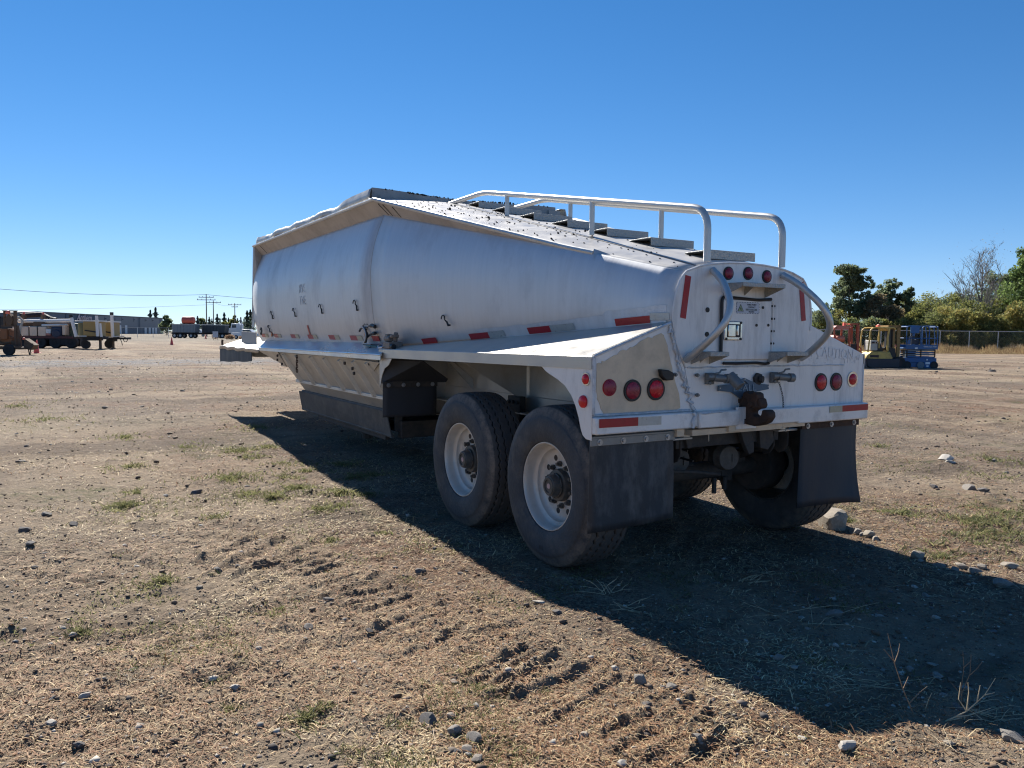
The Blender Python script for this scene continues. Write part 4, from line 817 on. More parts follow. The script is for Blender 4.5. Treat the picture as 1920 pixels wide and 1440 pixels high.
# ================================================================== GROUND
def ground_mat():
    m = bpy.data.materials.new('dry_dirt'); m.use_nodes = True; N = m.node_tree.nodes; L = m.node_tree.links; b = _bsdf(m)
    b.inputs['Roughness'].default_value = .95; b.inputs['Specular IOR Level'].default_value = .15
    tc = N.new('ShaderNodeTexCoord')
    def noise(sc_, det=8, rough=.6, stretch=None, rot=0, off=(0,0,0)):
        mp = N.new('ShaderNodeMapping'); mp.inputs['Scale'].default_value = stretch or (1,1,1); mp.inputs['Rotation'].default_value = (0,0,rot); mp.inputs['Location'].default_value = off
        L.new(tc.outputs['Object'], mp.inputs['Vector'])
        n = N.new('ShaderNodeTexNoise'); n.inputs['Scale'].default_value = sc_; n.inputs['Detail'].default_value = det; n.inputs['Roughness'].default_value = rough
        L.new(mp.outputs[0], n.inputs['Vector']); return n.outputs['Fac']
    def ramp(f, a, b_, mx=1.):
        r = N.new('ShaderNodeMapRange'); r.inputs['From Min'].default_value = a; r.inputs['From Max'].default_value = b_; r.inputs['To Max'].default_value = mx; L.new(f, r.inputs['Value']); return r.outputs[0]
    def mix(f, A, B):
        x = N.new('ShaderNodeMix'); x.data_type = 'RGBA'
        if isinstance(f, float): x.inputs['Factor'].default_value = f
        else: L.new(f, x.inputs['Factor'])
        for s_, v in (('A', A), ('B', B)):
            if isinstance(v, tuple): x.inputs[s_].default_value = (*v, 1)
            else: L.new(v, x.inputs[s_])
        return x.outputs['Result']
    def mul(a, b_):
        x = N.new('ShaderNodeMath'); x.operation = 'MULTIPLY'
        for i, v in enumerate((a, b_)):
            if isinstance(v, float): x.inputs[i].default_value = v
            else: L.new(v, x.inputs[i])
        return x.outputs[0]
    c = mix(ramp(noise(.9, 10, .68), .40, .60), (.210,.148,.110), (.405,.305,.225))
    c = mix(ramp(noise(30, 8, .75), .46, .57, .85), c, (.070,.050,.037))
    c = mix(ramp(noise(50, 5, .65, off=(5,3,0)), .53, .60, .9), c, (.52,.42,.275))          # straw fragments
    c = mix(mul(ramp(noise(.45, 5, .65), .47, .58, .8), ramp(noise(9, 6), .4, .6)), c, (.235,.12,.07))      # reddish weed litter
    c = mix(ramp(noise(2.6, 7, .75, off=(2,1,0)), .52, .60, .45), c, (.105,.078,.056))
    c = mix(ramp(noise(.20, 8, .68, (1,.14,1), R(28), (4,0,0)), .49, .56, .75), c, (.43,.335,.235))
    c = mix(ramp(noise(.30, 8, .68, (.14,1,1), R(-20), (9,4,0)), .52, .58, .65), c, (.41,.32,.22))
    c = mix(ramp(noise(.45, 8, .7, (.25,1,1), R(10), (1,8,0)), .53, .60, .60), c, (.125,.092,.068))
    c = mix(ramp(noise(1.1, 8, .7, (.3,1,1), R(-35), (1,3,0)), .55, .61, .55), c, (.145,.11,.08))
    c = mix(ramp(noise(.09, 6, .6, off=(5,5,0)), .46, .60, .30), c, (.23,.20,.165))
    g = mul(ramp(noise(.5, 5, .65, (1,1,1), 0, (3,9,0)), .58, .68), ramp(noise(7, 6, .7), .42, .62, .75))
    c = mix(g, c, (.10,.125,.045))
    # pebbles as colour cells, plus relief
    v = N.new('ShaderNodeTexVoronoi'); v.inputs['Scale'].default_value = 26; L.new(tc.outputs['Object'], v.inputs['Vector'])
    pm = mul(ramp(v.outputs['Distance'], .30, .22), ramp(noise(3, 4, .6, off=(7,7,0)), .48, .6))
    bw = N.new('ShaderNodeSeparateColor'); L.new(v.outputs['Color'], bw.inputs[0])
    c = mix(mul(pm, ramp(bw.outputs[0], .55, .7)), c, (.30,.265,.22))
    # grey gravel spread on the far left of the yard
    sx = N.new('ShaderNodeSeparateXYZ'); L.new(tc.outputs['Object'], sx.inputs[0])
    d1 = N.new('ShaderNodeVectorMath'); d1.operation = 'DISTANCE'; q = at(40, 34); d1.inputs[1].default_value = (q.x*.30, q.y, 0)
    mp = N.new('ShaderNodeMapping'); mp.inputs['Scale'].default_value = (.30,1,0); L.new(tc.outputs['Object'], mp.inputs['Vector']); L.new(mp.outputs[0], d1.inputs[0])
    gm = mul(ramp(d1.outputs['Value'], 7., 3.), ramp(noise(1.1, 5), .38, .55))
    c = mix(gm, c, mix(ramp(noise(14, 3), .4, .6), (.10,.10,.105), (.34,.33,.32)))
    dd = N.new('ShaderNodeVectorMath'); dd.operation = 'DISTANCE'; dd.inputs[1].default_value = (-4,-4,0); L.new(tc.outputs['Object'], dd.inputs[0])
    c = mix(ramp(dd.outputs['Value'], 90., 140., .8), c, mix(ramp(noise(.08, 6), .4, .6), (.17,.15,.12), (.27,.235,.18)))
    L.new(c, b.inputs['Base Color'])
    h1 = noise(30, 8, .75); h2 = noise(6, 6, .6); h3 = noise(110, 4, .6)
    ad = N.new('ShaderNodeMath'); ad.operation = 'MULTIPLY_ADD'; L.new(h2, ad.inputs[0]); ad.inputs[1].default_value = 1.6; L.new(h1, ad.inputs[2])
    ad2 = N.new('ShaderNodeMath'); ad2.operation = 'MULTIPLY_ADD'; L.new(pm, ad2.inputs[0]); ad2.inputs[1].default_value = .5; L.new(ad.outputs[0], ad2.inputs[2])
    ad3 = N.new('ShaderNodeMath'); ad3.operation = 'MULTIPLY_ADD'; L.new(h3, ad3.inputs[0]); ad3.inputs[1].default_value = .25; L.new(ad2.outputs[0], ad3.inputs[2])
    bp = N.new('ShaderNodeBump'); bp.inputs['Strength'].default_value = 1.; bp.inputs['Distance'].default_value = .06
    L.new(ad3.outputs[0], bp.inputs['Height']); L.new(bp.outputs[0], b.inputs['Normal'])
    return m
GM = ground_mat()
def axis_pts(c, near, step, far):              # graded spacing: fine near the trailer, coarse out to the horizon
    out = [0.]; s_ = step
    while out[-1] < far:
        if out[-1] > near: s_ *= 1.04 if s_ < .1 else 1.12
        out.append(out[-1]+s_)
    return np.array(out)
px_ = np.concatenate([-4-axis_pts(0, 3.0, .017, 3000)[::-1], -4+axis_pts(0, 6.5, .017, 3000)[1:]])
py_ = np.concatenate([-2.5-axis_pts(0, .7, .017, 300)[::-1], -2.5+axis_pts(0, 4.5, .017, 4000)[1:]])
GX, GY = np.meshgrid(px_, py_, indexing='xy'); GZ = H(GX, GY)
vs = np.stack([GX, GY, GZ], -1).reshape(-1, 3); ny, nx = GX.shape
i, j = np.meshgrid(np.arange(ny-1), np.arange(nx-1), indexing='ij')
fs = np.stack([i*nx+j, i*nx+j+1, (i+1)*nx+j+1, (i+1)*nx+j], -1).reshape(-1, 4)
me = bpy.data.meshes.new('ground'); me.vertices.add(len(vs)); me.vertices.foreach_set('co', vs.ravel())
me.loops.add(len(fs)*4); me.loops.foreach_set('vertex_index', fs.ravel().astype(np.int32)); me.polygons.add(len(fs))
me.polygons.foreach_set('loop_start', np.arange(0, len(fs)*4, 4, dtype=np.int32)); me.update(calc_edges=True)
me.polygons.foreach_set('use_smooth', np.ones(len(fs), bool)); me.materials.append(GM)
go = bpy.data.objects.new('ground', me); COL.objects.link(go); go['kind'] = 'structure'

def scatter(n, d0, d1, a0=-40, a1=42, p=1.):   # points spread over the yard, thinning with distance
    u = rng.random(n); d = (d0**(-p)+(d1**(-p)-d0**(-p))*u)**(-1/p); a = YAW+np.radians(a0+(a1-a0)*rng.random(n))
    return CAM.x+d*np.sin(a), CAM.y+d*np.cos(a), d
def quads_object(name, V, F, colors, m, label=None, cat=None):
    me = bpy.data.meshes.new(name); me.vertices.add(len(V)); me.vertices.foreach_set('co', V.ravel().astype(np.float32)); k = F.shape[1]
    me.loops.add(len(F)*k); me.loops.foreach_set('vertex_index', F.ravel().astype(np.int32)); me.polygons.add(len(F))
    me.polygons.foreach_set('loop_start', np.arange(0, len(F)*k, k, dtype=np.int32)); me.update(calc_edges=True)
    if colors is not None:
        at_ = me.color_attributes.new('tint', 'FLOAT_COLOR', 'POINT'); c = np.ones((len(V), 4), np.float32); c[:, :3] = colors; at_.data.foreach_set('color', c.ravel())
    me.materials.append(m); o = bpy.data.objects.new(name, me); COL.objects.link(o)
    return o
def tint_mat(name, rough=.8, trans=0.):
    m = bpy.data.materials.new(name); m.use_nodes = True; N = m.node_tree.nodes; L = m.node_tree.links; b = _bsdf(m); b.inputs['Roughness'].default_value = rough; b.inputs['Specular IOR Level'].default_value = .25
    a = N.new('ShaderNodeAttribute'); a.attribute_name = 'tint'; L.new(a.outputs['Color'], b.inputs['Base Color'])
    if trans:
        t = N.new('ShaderNodeBsdfTranslucent'); L.new(a.outputs['Color'], t.inputs['Color']); mx = N.new('ShaderNodeMixShader'); mx.inputs[0].default_value = trans
        L.new(b.outputs[0], mx.inputs[1]); L.new(t.outputs[0], mx.inputs[2]); L.new(mx.outputs[0], N['Material Output'].inputs['Surface'])
    return m
STRAW = tint_mat('straw', .7, .2); LEAFM = tint_mat('leaf', .55, .6); STONEM = tint_mat('stone_tint', .85)
def under_tyre(x, y): return (np.abs(np.abs(x)-1.08) < .22) & (np.abs(y-.6) < .35) | (np.abs(np.abs(x)-1.08) < .22) & (np.abs(y-1.864) < .35)
# straw litter: flat-lying dry stems
n = 330000; x, y, d = scatter(n, 1.3, 50, p=.75)
keep = fbm(x, y, .8, 4, 31)*1.9+.65*rng.random(n) > 1.13; keep &= ~under_tyre(x, y); x, y, d = x[keep], y[keep], d[keep]; n = len(x)
a = rng.random(n)*6.283; Ln = rng.gamma(2., .009, n)*(1+d*.07)+.006; wd = (.0007+.0008*rng.random(n))*(1+d*.14)
tilt = np.where(rng.random(n) < .25, rng.random(n)*.9, rng.random(n)*.25); z = H(x, y)+.002
dx, dy, dz = np.cos(a)*np.cos(tilt)*Ln, np.sin(a)*np.cos(tilt)*Ln, np.sin(tilt)*Ln; wx, wy = -np.sin(a)*wd, np.cos(a)*wd
bend = (rng.random(n)-.5)*.3*Ln
V = np.stack([np.stack([x-wx, y-wy, z], -1), np.stack([x+wx, y+wy, z+.001], -1), np.stack([x+dx*.55+wx-np.sin(a)*bend, y+dy*.55+wy+np.cos(a)*bend, z+dz*.6+.003], -1), np.stack([x+dx*.55-wx-np.sin(a)*bend, y+dy*.55-wy+np.cos(a)*bend, z+dz*.6+.003], -1),
    np.stack([x+dx, y+dy, z+dz*.8], -1), np.stack([x+dx+wx*.4, y+dy+wy*.4, z+dz*.8+.001], -1)], 1).reshape(-1, 3)
b0 = np.arange(n)[:, None]*6; F = np.concatenate([b0+np.array([[0,1,2,3]]), b0+np.array([[3,2,5,4]])])
pal = np.array([(.50,.38,.215),(.38,.27,.155),(.60,.49,.30),(.28,.17,.095),(.24,.125,.065),(.45,.36,.25)]); red = fbm(x, y, .9, 3, 61)+.1*rng.random(n) > .54
ci = np.where(red, rng.choice([1,3,4,3,4,0], n), rng.choice([0,1,2,5,0,2,3], n)); colr = np.clip(pal[ci]*(.85+.75*rng.random((n, 1))), 0, .85)
o = quads_object('dry_grass', V, F, np.repeat(colr, 6, 0), STRAW); tag(o, 'flattened dry straw litter strewn over the brown dirt yard', 'dry grass', kind='stuff')
# green tufts
spots = []
for (u, v, r_, nb) in ((425,905,.34,900),(232,957,.22,700),(445,855,.28,420),(470,868,.25,300),(240,885,.3,300),(580,895,.3,420),(545,880,.35,300),(640,935,.3,320),(690,935,.2,160),(700,660+240,.3,200),(505,850,.25,200),(575,1345,.10,380),(600,1330,.08,150),(640,880,.4,300),(480,815,.5,300),(350,850,.5,200),(75,805,.9,320),(235,832,.5,200),(30,780,1.,240),(640,955,.2,120),(510,940,.3,500),(560,925,.28,420),(600,960,.22,300),(470,930,.2,260),(260,930,.2,240),(530,905,.35,400),(660,905,.3,260),(400,975,.15,160),(720,1000,.12,120),(620,1010,.15,160),
        (1830,985,.5,700),(1890,965,.5,600),(1780,1030,.35,420),(1860,1010,.6,600),(1905,1000,.5,400),(1690,965,.25,220),(1590,975,.12,220),(1585,970,.1,120),(1680,965,.2,160),(1855,862,.4,240),(1870,895,.5,240),(1650,840,.3,120),(1915,870,.3,160),(1020,1285,.03,60),(1770,1045,.3,200),(150,1185,.12,160),(430,1320,.06,90),(700,1060,.05,80),(900,1290,.04,50),(300,1090,.16,260),(520,1140,.14,200),(760,1360,.05,60)):
    P = gp(u, v); spots.append((P.x, P.y, r_, nb))
V = []; C = []
for (cx, cy, r_, nb) in spots:
    nb = int(nb*1.3); a = rng.random(nb)*6.283; nb = int(nb*1.0); a = a[:nb]; rr = r_*1.05*np.abs(rng.normal(0, .5, nb)); x = cx+rr*np.cos(a); y = cy+rr*np.sin(a); kp = fbm(x, y, 7., 3, 3)+.2*rng.random(nb) > .56; x, y = x[kp], y[kp]; nb = len(x); z = H(x, y)
    h = (.010+.022*rng.random(nb))*(.6+min(1., r_*3)); ln = rng.normal(0, 1.0, (nb, 2))*h[:, None]; t = rng.random(nb)*6.283; dd_ = np.hypot(x-CAM.x, y-CAM.y); wv = .0016+.0004*dd_
    wx, wy = np.cos(t)*wv, np.sin(t)*wv
    q = np.stack([np.stack([x-wx, y-wy, z], -1), np.stack([x+wx, y+wy, z], -1), np.stack([x+ln[:, 0]*.5+wx*.8, y+ln[:, 1]*.5+wy*.8, z+h*.6], -1), np.stack([x+ln[:, 0], y+ln[:, 1], z+h], -1)], 1)
    V.append(q.reshape(-1, 3)); g = rng.random((nb, 1)); C.append(np.repeat((np.array([[.12,.14,.055]])*(1-g)+np.array([[.28,.26,.13]])*g)*(.7+.5*rng.random((nb, 1))), 4, 0))
nb = 160000; x, y, d_ = scatter(nb, 1.6, 60, p=.5); dl = x+1.3
band = np.exp(-((x+2.6)/1.6)**2)*(y > -1.5)*(y < 9)*.10+np.exp(-((x+9)/5)**2)*(y > 3)*.05+(x > 1.6)*(x < 9)*(y > -2)*(y < 9)*.10
kp = fbm(x, y, 1.1, 4, 71)*.8+fbm(x, y, 6., 3, 72)*.35+band > .785; x, y, d_ = x[kp], y[kp], d_[kp]; nb = len(x); z = H(x, y)
h = (.008+.016*rng.random(nb))*(1+d_*.03); ln = rng.normal(0, .9, (nb, 2))*h[:, None]; t = rng.random(nb)*6.283; wv = .0011+.00035*d_; wx, wy = np.cos(t)*wv, np.sin(t)*wv
q = np.stack([np.stack([x-wx, y-wy, z], -1), np.stack([x+wx, y+wy, z], -1), np.stack([x+ln[:, 0]*.5+wx*.8, y+ln[:, 1]*.5+wy*.8, z+h*.6], -1), np.stack([x+ln[:, 0], y+ln[:, 1], z+h], -1)], 1)
V.append(q.reshape(-1, 3)); g = rng.random((nb, 1)); C.append(np.repeat((np.array([[.11,.13,.05]])*(1-g)+np.array([[.30,.28,.14]])*g)*(.7+.5*rng.random((nb, 1))), 4, 0))
V = np.concatenate(V); C = np.concatenate(C); F = np.arange(len(V)).reshape(-1, 4)
o = quads_object('green_weeds', V, F, C, LEAFM); tag(o, 'low green weed and grass tufts dotted through the dirt', 'weeds', kind='stuff')
# gravel: thousands of tiny angular chips in one object
def chip(seed, sub=1, jit=.8):
    r_ = np.random.default_rng(seed); bm = bmesh.new(); bmesh.ops.create_icosphere(bm, subdivisions=sub, radius=1)
    for v in bm.verts: v.co *= 1+(r_.random()-.5)*jit; v.co.z *= .6; v.co.x *= 1.15
    for k in range(4 if jit > .1 else 15):
        nn = Vector(r_.normal(size=3)).normalized(); off = (.55 if jit > .1 else .46)+.25*r_.random()
        for v in bm.verts:
            dd = v.co.dot(nn)-off
            if dd > 0: v.co -= nn*dd
    vs = np.array([v.co[:] for v in bm.verts]); fs = np.array([[v.index for v in f.verts] for f in bm.faces]); bm.free(); return vs, fs
chips = [chip(s_, 1) for s_ in range(6)]
n = 62000; x, y, d = scatter(n, 1.3, 60, p=.6); clod = rng.random(n) < .5; keep = (clod | (fbm(x, y, 1.3, 4, 51)+.4*rng.random(n) > .66)) & ~under_tyre(x, y); clod = clod[keep]; x, y, d = x[keep], y[keep], d[keep]; n = len(x)
s_ = (.0022+.0065*rng.random(n)**3)*(1+d*.10)*np.where(rng.random(n) < .05, 2.0, 1); V = []; F = []; C = []; o0 = 0; z = H(x, y)
cols = np.array([(.30,.27,.23),(.14,.115,.095),(.42,.38,.32),(.09,.078,.07),(.20,.16,.13),(.11,.085,.07)])
for k in range(n):
    vv, ff = chips[k % 6]; a = rng.random()*6.283; c_, s2 = math.cos(a), math.sin(a); q = vv*s_[k]; q = np.stack([q[:, 0]*c_-q[:, 1]*s2, q[:, 0]*s2+q[:, 1]*c_, q[:, 2]], -1)+np.array([x[k], y[k], z[k]+s_[k]*.15])
    V.append(q); F.append(ff+o0); o0 += len(q); C.append(np.repeat((np.array([.15,.108,.076]) if clod[k] else cols[rng.integers(6)])[None]*(.75+.5*rng.random()), len(q), 0))
o = quads_object('gravel', np.concatenate(V), np.concatenate(F), np.concatenate(C), STONEM); tag(o, 'small loose stones and clods scattered over the dirt', 'gravel', kind='stuff')
# individual stones
ROCKM = [mat('stone_grey', (.25,.225,.195), .85, 0, .3, 9, .5, 30, (1,1,1), (.16,.13,.10), .5, 6), mat('stone_tan', (.33,.285,.23), .85, 0, .25, 9, .5, 30, (1,1,1), (.20,.155,.115), .5, 6), mat('stone_dark', (.13,.12,.115), .85, 0, .3, 9, .5, 30, (1,1,1), (.18,.14,.10), .5, 6), mat('stone_pale', (.40,.37,.32), .8, 0, .12, 9, .3, 30, (1,1,1), (.33,.28,.22), .5, 6)]
def rock_me(seed, mt):
    vs, fs = chip(seed, 3, .05); r_ = np.random.default_rng(seed+99); me = bpy.data.meshes.new('stone')
    nz = fbm(vs[:, 0]*2+seed, vs[:, 1]*2+vs[:, 2]*3, 1., 3, seed % 9)-.5; vs = vs*(1+.16*nz[:, None])
    me.from_pydata(vs.tolist(), [], fs.tolist()); me.materials.append(mt); me.polygons.foreach_set('use_smooth', [True]*len(me.polygons)); me.set_sharp_from_angle(angle=R(16)); return me
RK = {k: [rock_me(100+10*k+s_, ROCKM[k]) for s_ in range(4)] for k in range(4)}
def stone(u, v, s_, k, label, flat=.7, el=1.25, yaw=None, grp=None, dz=.25, cat='stone'):
    P = gp(u, v, .02); z = float(H(P.x, P.y)); P = gp(u, v, z)
    o = bpy.data.objects.new('stone', RK[k][random.randrange(4)]); COL.objects.link(o); o.location = (P.x, P.y, float(H(P.x, P.y))+s_*dz*flat); s_ *= .8; o.scale = (s_*el, s_, s_*min(1.25, flat*1.4)); o.rotation_euler = (random.uniform(-.25,.25), random.uniform(-.25,.25), random.uniform(0,6) if yaw is None else yaw)
    return tag(o, label, cat, grp)
random.seed(21)
stone(1562, 990, .19, 1, 'large tan boulder against the right rear tyre', .95)
stone(1719, 1045, .070, 1, 'pale pointed stone at the far edge of the trailer shadow', .9)
stone(1772, 861, .17, 3, 'flat white stone slab out in the dirt right of the trailer', .3, 1.5, 0); stone(1781, 867, .10, 3, 'smaller white slab in front of the larger flat one', .35, 1.4, 0)
stone(1200, 1279, .052, 0, 'grey angular stone with sharp top near the shadow edge', .95)
stone(1258, 1290, .036, 0, 'grey stone right of the sharp angular one', .8); stone(1243, 1296, .022, 0, 'little stone touching the two near the shadow edge', .7)
stone(1215, 1317, .026, 2, 'dark stone in front of the sharp angular one', .9); stone(1153, 1255, .03, 3, 'whitish low stone left of the sharp angular one', .6)
stone(804, 1352, .052, 2, 'dark angular rock at the upper left of the stone cluster', .7); stone(853, 1376, .042, 0, 'tall grey rock in the middle of the stone cluster', 1.0); stone(847, 1345, .028, 1, 'tan stone at the top of the stone cluster', .8)
stone(893, 1389, .043, 0, 'lumpy grey rock at the right of the stone cluster', .95); stone(877, 1408, .036, 1, 'tan rounded rock low in the stone cluster', .8); stone(858, 1411, .024, 2, 'small dark stone low in the stone cluster', .8); stone(895, 1425, .034, 1, 'pale tan stone at the bottom of the cluster', .8); stone(828, 1382, .018, 2, 'small dark stone left of the tall grey rock', .8); stone(811, 1374, .016, 0, 'small grey stone under the dark angular rock', .8); stone(880, 1418, .018, 3, 'small pale stone near the cluster bottom', .8)
stone(852, 1279, .038, 1, 'tan stone beside the lug ridges', .6); stone(1097, 1378, .028, 1, 'tan stone alone in front of the ridges', .7); stone(892, 1325, .024, 3, 'whitish stone below the lug ridges', .8); stone(1047, 1150, .032, 2, 'dark round stone left of the shadow edge', .8); stone(1013, 1130, .045, 3, 'flat whitish stone near the tyre shadow', .35, 1.5)
stone(785, 1075, .05, 2, 'dark stone beside a green tuft left of the shadow', .7); stone(1165, 1433, .03, 3, 'pale stone at the bottom edge', .7); stone(1308, 1384+20, .03, 0, 'grey stone low in the foreground near the shadow tip', .6)
for (u, v, s_, k, lb) in ((441,1290,.030,3,'white stone among straw in the lower left'),(160,1311,.032,3,'flat white stone in the lower left'),(97,1362,.034,3,'pale flat stone near the left bottom'),(150,1404,.034,2,'dark stone at the left bottom'),(613,1126,.040,2,'dark grey stone beside the crossed twigs'),(576,1177,.038,2,'dark round stone below the crossed twigs'),(446,1060,.040,2,'dark stone by the upper lug ridges'),(408,1071,.04,2,'dark stone left in the upper lug ridges'),(374,1106,.03,0,'small grey stone in dry grass'),(101,1310,.018,2,'tiny dark stone near the left edge'),(663,1240,.028,3,'pale buff stone among straw'),(692,1190,.032,2,'dark stone left of the ridge patch'),(368,924,.075,2,'dark round stone beyond the green tufts'),(42,992,.07,2,'dark stone at the left among dirt'),(85,963,.06,2,'dark clod at the left further back'),(140,985,.055,2,'blackish stone at left beside a flat one'),(255,1065,.030,3,'pale flat stone mid left'),(57,1020,.045,2,'low dark clod by the left edge')):
    stone(u, v, s_, k, lb, .6)
for (u, v, s_, k, lb) in ((1607,1000,.075,0,'first grey stone right of the large boulder'),(1617,1005,.05,0,'low stone in the row beside the boulder'),(1628,1007,.085,1,'largest tan stone in the row beside the boulder'),(1641,1012,.05,1,'last tan stone in the row beside the boulder'),(1633,1026,.04,2,'dark stone in front of the row'),(1860,697,.2,2,'dark lump far back on the right'),(1765,1062,.05,0,'grey stone right of the pointed pale one'),(1791,1068,.05,0,'grey stone in the berm on the right'),(1803,1065,.055,1,'tan stone in the berm on the right'),(1827,1073,.06,0,'rounded grey stone in the berm'),(1842,1066,.045,1,'small tan stone at the end of the berm'),(1893,1065,.07,1,'brown clod at the right edge'),(1752,915,.06,2,'dark stone in the far rubble line'),(1820,917,.09,0,'grey stone largest in the far rubble line'),(1845,922,.06,2,'dark stone right in the far rubble line'),(1863,864,.06,0,'grey stone beside green tuft far right')):
    stone(u, v, s_, k, lb, .65)
for (u, v, s_, lb) in ((1460,1305-70,.045,'grey stone inside the trailer shadow'),(1345,1088,.03,'small stone in shade under the bumper'),(1758,1270,.04,'smooth stone in the shadow near the weeds'),(1706,1258,.035,'round stone in the shadow left of the weeds'),(1812,1295,.035,'stone in shadow under the bent stalk'),(1565,1158,.06,'grey stone in the middle of the shadow'),(1880,1100,.08,'large stone at the right end of the shadow edge'),(1895,1385,.06,'tan slab at lower right by dry stalks'),(1588,1402,.05,'pale flat stone at the shadow tip')):
    stone(u, v, s_, 3 if 'pale' in lb else 0, lb, .6)
random.seed(33); nn = 0
while nn < 130:
    d_ = 2.0*math.exp(random.random()*2.5); a = YAW+R(random.uniform(-34, 35)); X = CAM.x+d_*math.sin(a); Y = CAM.y+d_*math.cos(a)
    if abs(X) < 1.3 and -.3 < Y < 13: continue
    if fbm(np.array([X]), np.array([Y]), .7, 3, 51)[0] < .47: continue
    s_ = random.uniform(.010, .020)*(1+d_*.10); k = random.choice((0,0,1,1,2,2,3)); o = bpy.data.objects.new('stone', RK[k][random.randrange(4)]); COL.objects.link(o)
    o.location = (X, Y, float(H(X, Y))+s_*.1); fl = random.uniform(.4, .9); o.scale = (s_*random.uniform(1, 1.6), s_, s_*fl); o.rotation_euler = (random.uniform(-.3,.3), random.uniform(-.3,.3), random.uniform(0,6))
    tag(o, 'small stray stone lying loose on open dirt', 'stone', 'stray stones on the dirt'); nn += 1
# rubble line clods right
STEM = mat('dry_stalk', (.50,.40,.25), .7, 0, .2, 30); STEMD = mat('brown_stalk', (.24,.16,.10), .8, 0, .2, 30)
def twig(name, u, v, pts, r_, mt, label, grp=None, cat='dry weed', side=0):
    P = gp(u, v, .02); z0 = float(H(P.x, P.y)); P.z = z0; rt = R0; m = MB()
    for br in pts:
        q = [P+rt*a+Vector((0,0,1))*b+Vector((math.sin(YAW), math.cos(YAW), 0))*c for a, b, c in br]; n_ = len(q)
        m.tube(q, [r_*(1-.6*i/(n_-1)) for i in range(n_)], 5)
    return tag(m.build(name, mt), label, cat, grp)
S_ = .0022
twig('dry_weed', 1712, 1335, [[(0,0,0),(-.045,.10,0),(-.085,.21,.0),(-.112,.33,.01)],[(-.085,.21,0),(-.066,.25,.01),(-.056,.285,.02)],[(-.085,.215,0),(-.12,.26,.02)],[(-.045,.10,0),(-.02,.15,.01)],[(-.02,.04,0),(.03,.075,.02),(.07,.10,.03)]], S_*1.2, STEMD, 'tall dry weed stalk standing in the trailer shadow')
twig('dry_weed', 1803, 1320, [[(0,0,0),(-.005,.08,0),(.003,.17,0),(0,.24,.01)],[(.0,.06,.0),(.035,.14,.01),(.03,.23,0)],[(0,.17,0),(.03,.20,0)],[(.03,.14,0),(.06,.17,0),(.08,.20,0)],[(0,.05,0),(-.04,.10,.02)]], S_, STEMD, 'forked dry weed right of the tall stalk')
twig('dry_weed', 1775, 1345, [[(0,0,0),(.08,.04,0),(.15,.11,.0),(.19,.18,.0)],[(.03,.015,0),(.10,.02,.01),(.19,.045,.02)],[(.08,.04,0),(.085,.12,0),(.08,.16,0)],[(.12,.08,0),(.13,.15,0)],[(.15,.11,0),(.19,.12,0)],[(.08,.04,0),(.045,.09,0),(.05,.16,0)],[(.0,.0,0),(.09,-.0,.03),(.14,.01,.05)]], S_*1.4, STEM, 'pale branching dead weed catching the sun')
twig('dry_weed', 1672, 1425, [[(0,0,0),(.0,.04,0),(-.005,.085,0)],[(0,.04,0),(.03,.06,.02)],[(0,.06,0),(-.01,.09,0)]], S_, STEM, 'short dead stalk at the shadow tip')
twig('dry_weed', 1735, 1325, [[(0,0,0),(.01,.04,0),(.025,.075,0)]], S_, STEM, 'single short stalk between the two weeds')
random.seed(44)
for (u, v, lb, nb, rad, hh) in ((1140,1105,'dry twigs at the foot of the rear left tyre',9,.16,.10),(1180,1135,'thin dead branches along the shadow edge',7,.16,.05),(1500,1150,'tangle of dry stems in the middle of the shadow',10,.42,.06),(1620,1270,'tangle of dry stems near the lower shadow',12,.25,.05),(1850,1330,'mat of dead stalks at the right of the weeds',16,.20,.05),(1760,1390,'pale dead stalks lying at lower right',12,.16,.03),(250,1262,'fan of dead straw stems in the lower left',14,.16,.04),(240,1370,'forked dead twig near the left bottom',6,.13,.03),(560,1110,'crossed dry twigs in the left foreground',8,.16,.06),(690,1400,'dark dead branches at the bottom',7,.10,.03),(160,1090,'long thin twigs at the left',5,.22,.03),(640,1280,'loose twig above the stone cluster',3,.12,.02),(1400,1080,'wisps of dead grass behind the tyre',7,.2,.04)):
    br = []
    for k in range(nb):
        a = random.uniform(-.6, .6) if random.random() < .6 else random.uniform(0, 6.28); L_ = rad*random.uniform(.4, 1.2); h = hh*random.random(); s2 = random.choice((-1, 1)); ox, oy = random.uniform(-.3,.3)*rad, random.uniform(-.3,.3)*rad
        ca, sa = math.cos(a)*s2, math.sin(a); q = [(ox,.004,oy),(ox+ca*L_*.4,.004+h*.6,oy+sa*L_*.4),(ox+ca*L_*.75+random.uniform(-.02,.02),.004+h*.9,oy+sa*L_*.75),(ox+ca*L_,.005+h*random.uniform(.6,1.3),oy+sa*L_)]
        br.append(q)
        if random.random() < .5: br.append([q[1],(q[1][0]+ca*.03,q[1][1]+.02,q[1][2]-sa*.05),(q[1][0]+ca*.06,q[1][1]+.03,q[1][2]-sa*.09)])
    twig('dead_twigs', u, v, br, .0013 if v > 1200 else .0017, STEMD if 'dark' in lb else STEM, lb, cat='twigs')
